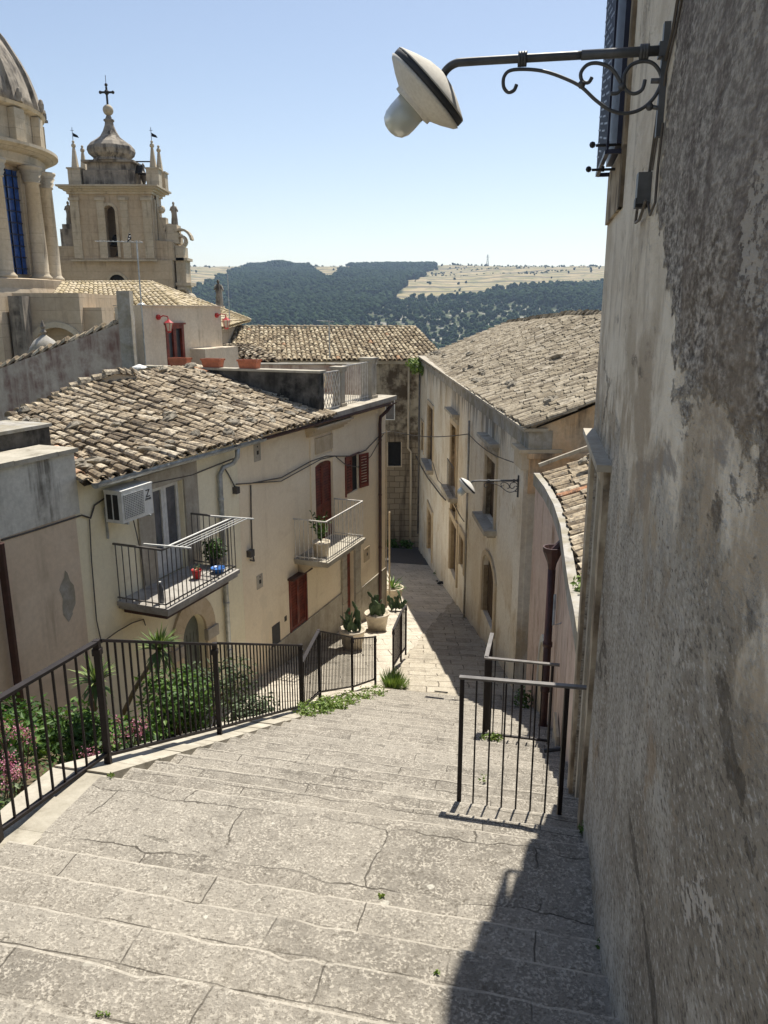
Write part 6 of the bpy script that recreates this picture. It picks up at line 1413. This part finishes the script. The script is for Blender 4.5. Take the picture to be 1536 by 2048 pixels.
g.ball(c+Vector((0,0,.8)),.18,8,5); g.tube([c+Vector((0,0,1.25)),c+Vector((0,0,1.9))],.02,4); g.build('cross',M['bronze'],tw)
for (dx,dy) in ((-.25,0),(W-.55,0),(-.25,dep-.9),(W-.55,dep-.9)):
    x0=xl+dx+.3; y0=YT+.2+dy; g=G(); g.box(x0-.05,x0+.85,y0,y0+.8,zk,zk+1.15); g.box(x0-.12,x0+.92,y0-.07,y0+.87,zk+1.151,zk+1.25)
    c=Vector((x0+.4,y0+.4,zk+1.251)); g.lathe(c,[(.30,0),(.12,1.3),(.09,1.32),(.10,1.36)],4,a0=math.pi/4); g.ball(c+Vector((0,0,1.5)),.17,8,6); g.ball(c+Vector((0,0,1.75)),.10,8,5); o=g.build('pinnacle',M['churchlight'],tw)
    if dy==0: g=G(); g.tube([c+Vector((0,0,1.8)),c+Vector((0,0,2.7))],.02,4); g.add([c+Vector((.03,0,2.1)),c+Vector((.45,0,2.0)),c+Vector((.35,0,2.18)),c+Vector((.03,0,2.35))],[(0,1,2,3),(3,2,1,0)]); g.tube([c+Vector((-.12,0,2.5)),c+Vector((.12,0,2.5))],.015,4); g.build('weather_vane',M['bronze'],o)
for (px_,zz_) in ((160,.0),(272,0),(296,.0)):
    c=Vector((TP(px_,350).x,YT+1.9,zk)); g=G(); g.lathe(c,[(.25,0),(.22,.2),(.10,.4),(.22,.7),(.26,1.0),(.14,1.2),(.08,1.45),(.14,1.6),(.05,1.8)],10); g.build('urn',M['churchdark'],tw,True)
g=G(); c=Vector((TP(300,318).x,YT+1.0,TP(300,318).z)); g.bar(c+Vector((-1.55,0,0)),c,.08,.08); g.bar(c,c+Vector((0,0,-1.9)),.09,.09); g.build('bell_gantry',M['bronze'],tw); bell(c+Vector((-1.05,0,-.85)),1.35,tw)
# broad rear wall with shoulders
g=G(); rwx0,rwx1=TP(113,560).x,TP(368,560).x; g.box(rwx0,TP(345,560).x,YT+.12,YT+5,-10,zt0-.002)
g.hexa([(TP(306,500).x,YT+.3,zt0-.001),(TP(345,500).x,YT+.3,zt0-.001),(TP(345,500).x,YT+3,zt0-.001),(TP(306,500).x,YT+3,zt0-.001),(TP(306,500).x,YT+.3,zt0+1.4),(TP(345,500).x,YT+.3,zt0+1.3),(TP(345,500).x,YT+3,zt0+1.3),(TP(306,500).x,YT+3,zt0+1.4)])
g.box(rwx0,xl-.001,YT+.3,YT+3,zt0-.001,zt0+1.0); g.build('rear_wall',M['church'],tw)
g=G(); g.fbox(FTw,-.2,W+.15,0.0,.22,zt0-.10,zt0+.02); g.build('string_course',M['churchlight'],tw)
g=G(); a=TP(232,541); g.lathe((0,0,0),[(0.01,0),(.01,.01)],4); g=G(); FA=Fac((0,YT+.12),(1,0),1); archring(g,FA,a.x,.62,.8,a.z-.9,1,0,.1); o=g.build('small_window',M['churchlight'],tw); g=G(); vs=[FA.pt(a.x-.62,.02,a.z-1.9),FA.pt(a.x+.62,.02,a.z-1.9)]+[FA.pt(a.x+.62*math.cos(math.pi*i/12),.02,a.z-.9+.62*math.sin(math.pi*i/12)) for i in range(13)]; g.add(vs,[tuple(range(len(vs)))]); g.build('pane',M['interior'],o)
# right shoulder of the facade: pedestal, volutes, stepped edge
x1_=TP(345,460).x; g=G(); g.box(x1_-.75,x1_+.25,YT+.6,YT+2,zt0+1.2,TP(345,455).z-.3); g.box(x1_-.65,x1_+.15,YT+.7,YT+1.9,TP(345,455).z-.299,TP(345,447).z)
def volute(g,c,r,turns=1.3,w_=.5,sgn=1):
    pts=[]; n=26
    for i in range(n+1):
        f=i/n; A=f*turns*2*math.pi; rad=r*(1-.75*f); pts.append((c.x+sgn*rad*math.cos(A),c.z+rad*math.sin(A)))
    for i in range(n): (xa,za),(xb,zb2)=pts[i],pts[i+1]; g.bar(Vector((xa,c.y,za)),Vector((xb,c.y,zb2)),w_,.16)
g.box(x1_-.1,x1_+.62,YT+.7,YT+2.2,-8,TP(360,520).z); 
g.box(x1_-.2,x1_+.95,YT+.6,YT+2.3,TP(360,568).z-.1,TP(360,568).z+.12); g.box(x1_-.2,x1_+.80,YT+.6,YT+2.3,TP(360,520).z+.001,TP(360,520).z+.2)
volute(g,Vector((x1_+.30,YT+1,TP(360,478).z)),.85,1.4,.7)
sw=[(x1_-1.25-.0+1.15*(1-math.cos(t*math.pi/16)),zt0+4.6-3.1*math.sin(t*math.pi/16)) for t in range(9)]
for i in range(8): (xa,za),(xb,zb2)=sw[i],sw[i+1]; g.hexa([(xa,YT+.8,zt0),(xb,YT+.8,zt0),(xb,YT+1.5,zt0),(xa,YT+1.5,zt0),(xa,YT+.8,za),(xb,YT+.8,zb2),(xb,YT+1.5,zb2),(xa,YT+1.5,za)])
g.box(x1_-.05,x1_+.55,YT+.6,YT+2,TP(360,520).z,TP(360,492).z)
volute(g,Vector((x1_+.25,YT+.8,TP(360,590).z)),.55,1.3,.8); volute(g,Vector((x1_-.35,YT+1,TP(325,458).z)),.45,1.2,.5,-1); g.ball((x1_+.75,YT+1.2,TP(372,598).z),(.45,.6,.45),12,8)
for (px_,py_,r_) in ((314,415,.28),(317,440,.22),(322,452,.25)): c=TP(px_,py_); g.ball((c.x,YT+1.2,c.z),(r_,.3,r_),8,6)
g.box(TP(318,480).x-.25,TP(318,480).x+.35,YT+.9,YT+1.6,zt0+1.2,TP(318,432).z); g.build('scrolled_shoulder',M['churchlight'],tw)
g=G(); x2=TP(127,460).x; g.box(x2-.5,x2+.55,YT+.6,YT+2,zt0+.8,TP(127,446).z-.35); g.box(x2-.35,x2+.45,YT+.7,YT+1.9,TP(127,446).z-.349,TP(127,446).z); g.build('left_pedestal',M['churchdark'],tw)
def statue(base,h,label,arm=1,face=1):
    b_=Vector(base); g=G(); s_=h/1.75
    path=[(0,0),(.02,.45),(.03,.85),(.0,1.15),(.0,1.38),(.0,1.48)]; rad=[.25,.24,.20,.23,.17,.07]
    vs=[];fs=[];sg=12
    for (dx,z_),r_ in zip(path,rad):
        for k in range(sg): A=2*math.pi*k/sg; f=1+.12*math.cos(A*5+z_*3)*(z_<1.2); vs.append(b_+Vector((dx+r_*math.cos(A)*f,r_*.75*math.sin(A)*f,z_))*1.0 if False else b_+Vector(((dx+r_*math.cos(A)*f)*s_,r_*.75*math.sin(A)*f*s_,z_*s_)))
    for i in range(len(path)-1):
        for k in range(sg): k2=(k+1)%sg; fs.append((i*sg+k,i*sg+k2,(i+1)*sg+k2,(i+1)*sg+k))
    g.add(vs,fs); g.ball(b_+Vector((.0,-.02,1.60))*s_,(.10*s_,.11*s_,.14*s_),10,8)
    g.tube([b_+Vector((.17*arm,0,1.36))*s_,b_+Vector((.30*arm,-.05,1.08))*s_,b_+Vector((.34*arm if arm>0 else -.1,-.18,.98))*s_],[.07*s_,.06*s_,.04*s_],7)
    g.tube([b_+Vector((-.17*arm,0,1.36))*s_,b_+Vector((-.26*arm,-.06,1.10))*s_,b_+Vector((-.05*arm,-.2,1.16))*s_],[.07*s_,.06*s_,.04*s_],7)
    tag(g.build('statue',M['churchdark'],smooth=True),label,'statue')
statue((x2,YT+1.3,TP(127,446).z+.01),1.65,'stone saint statue on the left shoulder of the bell tower',1); statue((x1_-.15,YT+1.3,TP(345,447).z+.01),1.65,'stone saint statue on the right scrolled shoulder of the bell tower',1)
c=TP(437,612,55); g=G(); g.box(c.x-.35,c.x+.3,55,55.7,c.z-1.4,c.z-.0); tag(g.build('pedestal',M['church']),'small stone pedestal under the lone rooftop statue','pedestal')
statue((c.x,55.3,c.z+.01),1.75,'lone dark stone statue against the wooded hill')
# nave roof
nv=thing('church_nave',(-14,38,-6),'long church aisle with a pale hipped tile roof below the bell tower','building')
Yn=38; rA=P(132,567,44); rB=P(302,566,44); eA=P(165,652,37.5); eB=P(330,652,37.5); far=P(500,641,46); 
g=G(); tiles(g,P(62,652,37.5),P(420,660,37.5),rB,P(128,567,44),.30,.42,.125,.35); 
tiles(g,P(420,660,37.5),far+Vector((0,0,-.05)),far+Vector((-.3,0,.05)),rB,.30,.42,.125,.35); ridgecap(g,P(128,567,44),rB,28,.15,.4); ridgecap(g,rB,far,24,.15,.4); ridgecap(g,P(62,652,37.5),P(128,567,44),14,.15,.3)
g.build('roof',M['tileC'],nv)
g=G(); q=P(62,652,37.5); q2=P(420,660,37.5); g.hexa([(q.x,37.7,-9),(q2.x,37.7,-9),(q2.x,46,-9),(q.x,46,-9),(q.x,37.7,q.z-.15),(q2.x,37.7,q.z-.15),(q2.x,46,q.z-.15),(q.x,46,q.z-.15)]); g.build('wall',M['church'],nv)
g=G(); g.tube([(q.x,37.3,q.z-.12),(q2.x,37.3,q.z-.12)],.09,8); g.build('gutter',M['brownpipe'],nv)
# transept blocks at the far left
tb=thing('church_transept',(-21,35,-6),'plain stone transept blocks with an arched recess below the dome','building')
g=G(); q0=P(-60,600,35); q1=P(158,600,35); zt_=P(100,586,35).z; FTb=Fac((q0.x,35),(1,0),1); L_=q1.x-q0.x; aa=P(113,660,35).x-q0.x; za=P(113,655,35).z
wall_f(g,FTb,0,L_,-6,zt_,[(aa-1.1,aa+1.1,-6,za,1.1)],.6,0,False); g.add([FTb.pt(L_,0,-6),FTb.pt(L_,-6,-6),FTb.pt(L_,-6,zt_),FTb.pt(L_,0,zt_)],[(0,1,2,3)]); g.add([FTb.pt(0,0,zt_),FTb.pt(L_,0,zt_),FTb.pt(L_,-6,zt_),FTb.pt(0,-6,zt_)],[(0,1,2,3)]); g.add([FTb.pt(0,-.62,-6),FTb.pt(L_,-.62,-6),FTb.pt(L_,-.62,zt_-.02),FTb.pt(0,-.62,zt_-.02)],[(0,1,2,3)]); g.build('wall',M['church'],tb)
g=G(); archring(g,FTb,aa,1.105,1.35,za-1.1,1,0,.10); g.build('arch_surround',M['churchlight'],tb)
g=G(); p0=P(0,640,34.2); p1=P(42,640,34.2); g.box(p0.x-3,p0.x+.3,33.6,34.9,-6,P(10,585,34).z); g.build('buttress',M['church'],tb); g=G(); g.box(P(22,600,34.5).x,P(50,600,34.5).x,34.2,34.95,-6,P(30,592,34.5).z); g.build('buttress',M['churchdark'],tb)
g=G(); q2=P(160,640,36); g.box(q1.x-.02,q1.x+.8,35.4,37,-6,P(160,615,35.4).z); g.build('side_block',M['church'],tb)
sd_=thing('small_dome',P(92,715,28),'little lead-grey cupola with a pointed finial behind the grey wall','cupola'); c=P(92,715,28); g=G(); g.lathe(c,[(.60,-1.2),(.60,-.1),(.58,.1),(.50,.35),(.34,.58),(.15,.72),(.08,.78)],16); g.build('cupola_shell',M['cement'],sd_,True); g=G(); g.lathe(c+Vector((0,0,.78)),[(.05,0),(.12,.1),(.05,.2),(.10,.28),(.01,.5)],8); g.build('finial',M['churchdark'],sd_)

# ------------------------------------------------------------ haze
g=G(); g.box(-4700,4700,-450,4300,-260,190)
hz=g.build('haze',M['white'],base=(0,0,0)); hm=bpy.data.materials.new('valley_haze'); hm.use_nodes=True; n_=hm.node_tree; n_.nodes.remove(n_.nodes['Principled BSDF']); pv=n_.nodes.new('ShaderNodeVolumePrincipled')
pv.inputs['Color'].default_value=(.55,.72,1,1); pv.inputs['Density'].default_value=1.3e-4; pv.inputs['Anisotropy'].default_value=.2; n_.links.new(pv.outputs[0],n_.nodes['Material Output'].inputs['Volume'])
hz.data.materials.clear(); hz.data.materials.append(hm); tag(hz,'thin blue air between the town and the far hillside','haze',kind='stuff')
for o in bpy.data.objects:
    if '_o' in o: del o['_o']
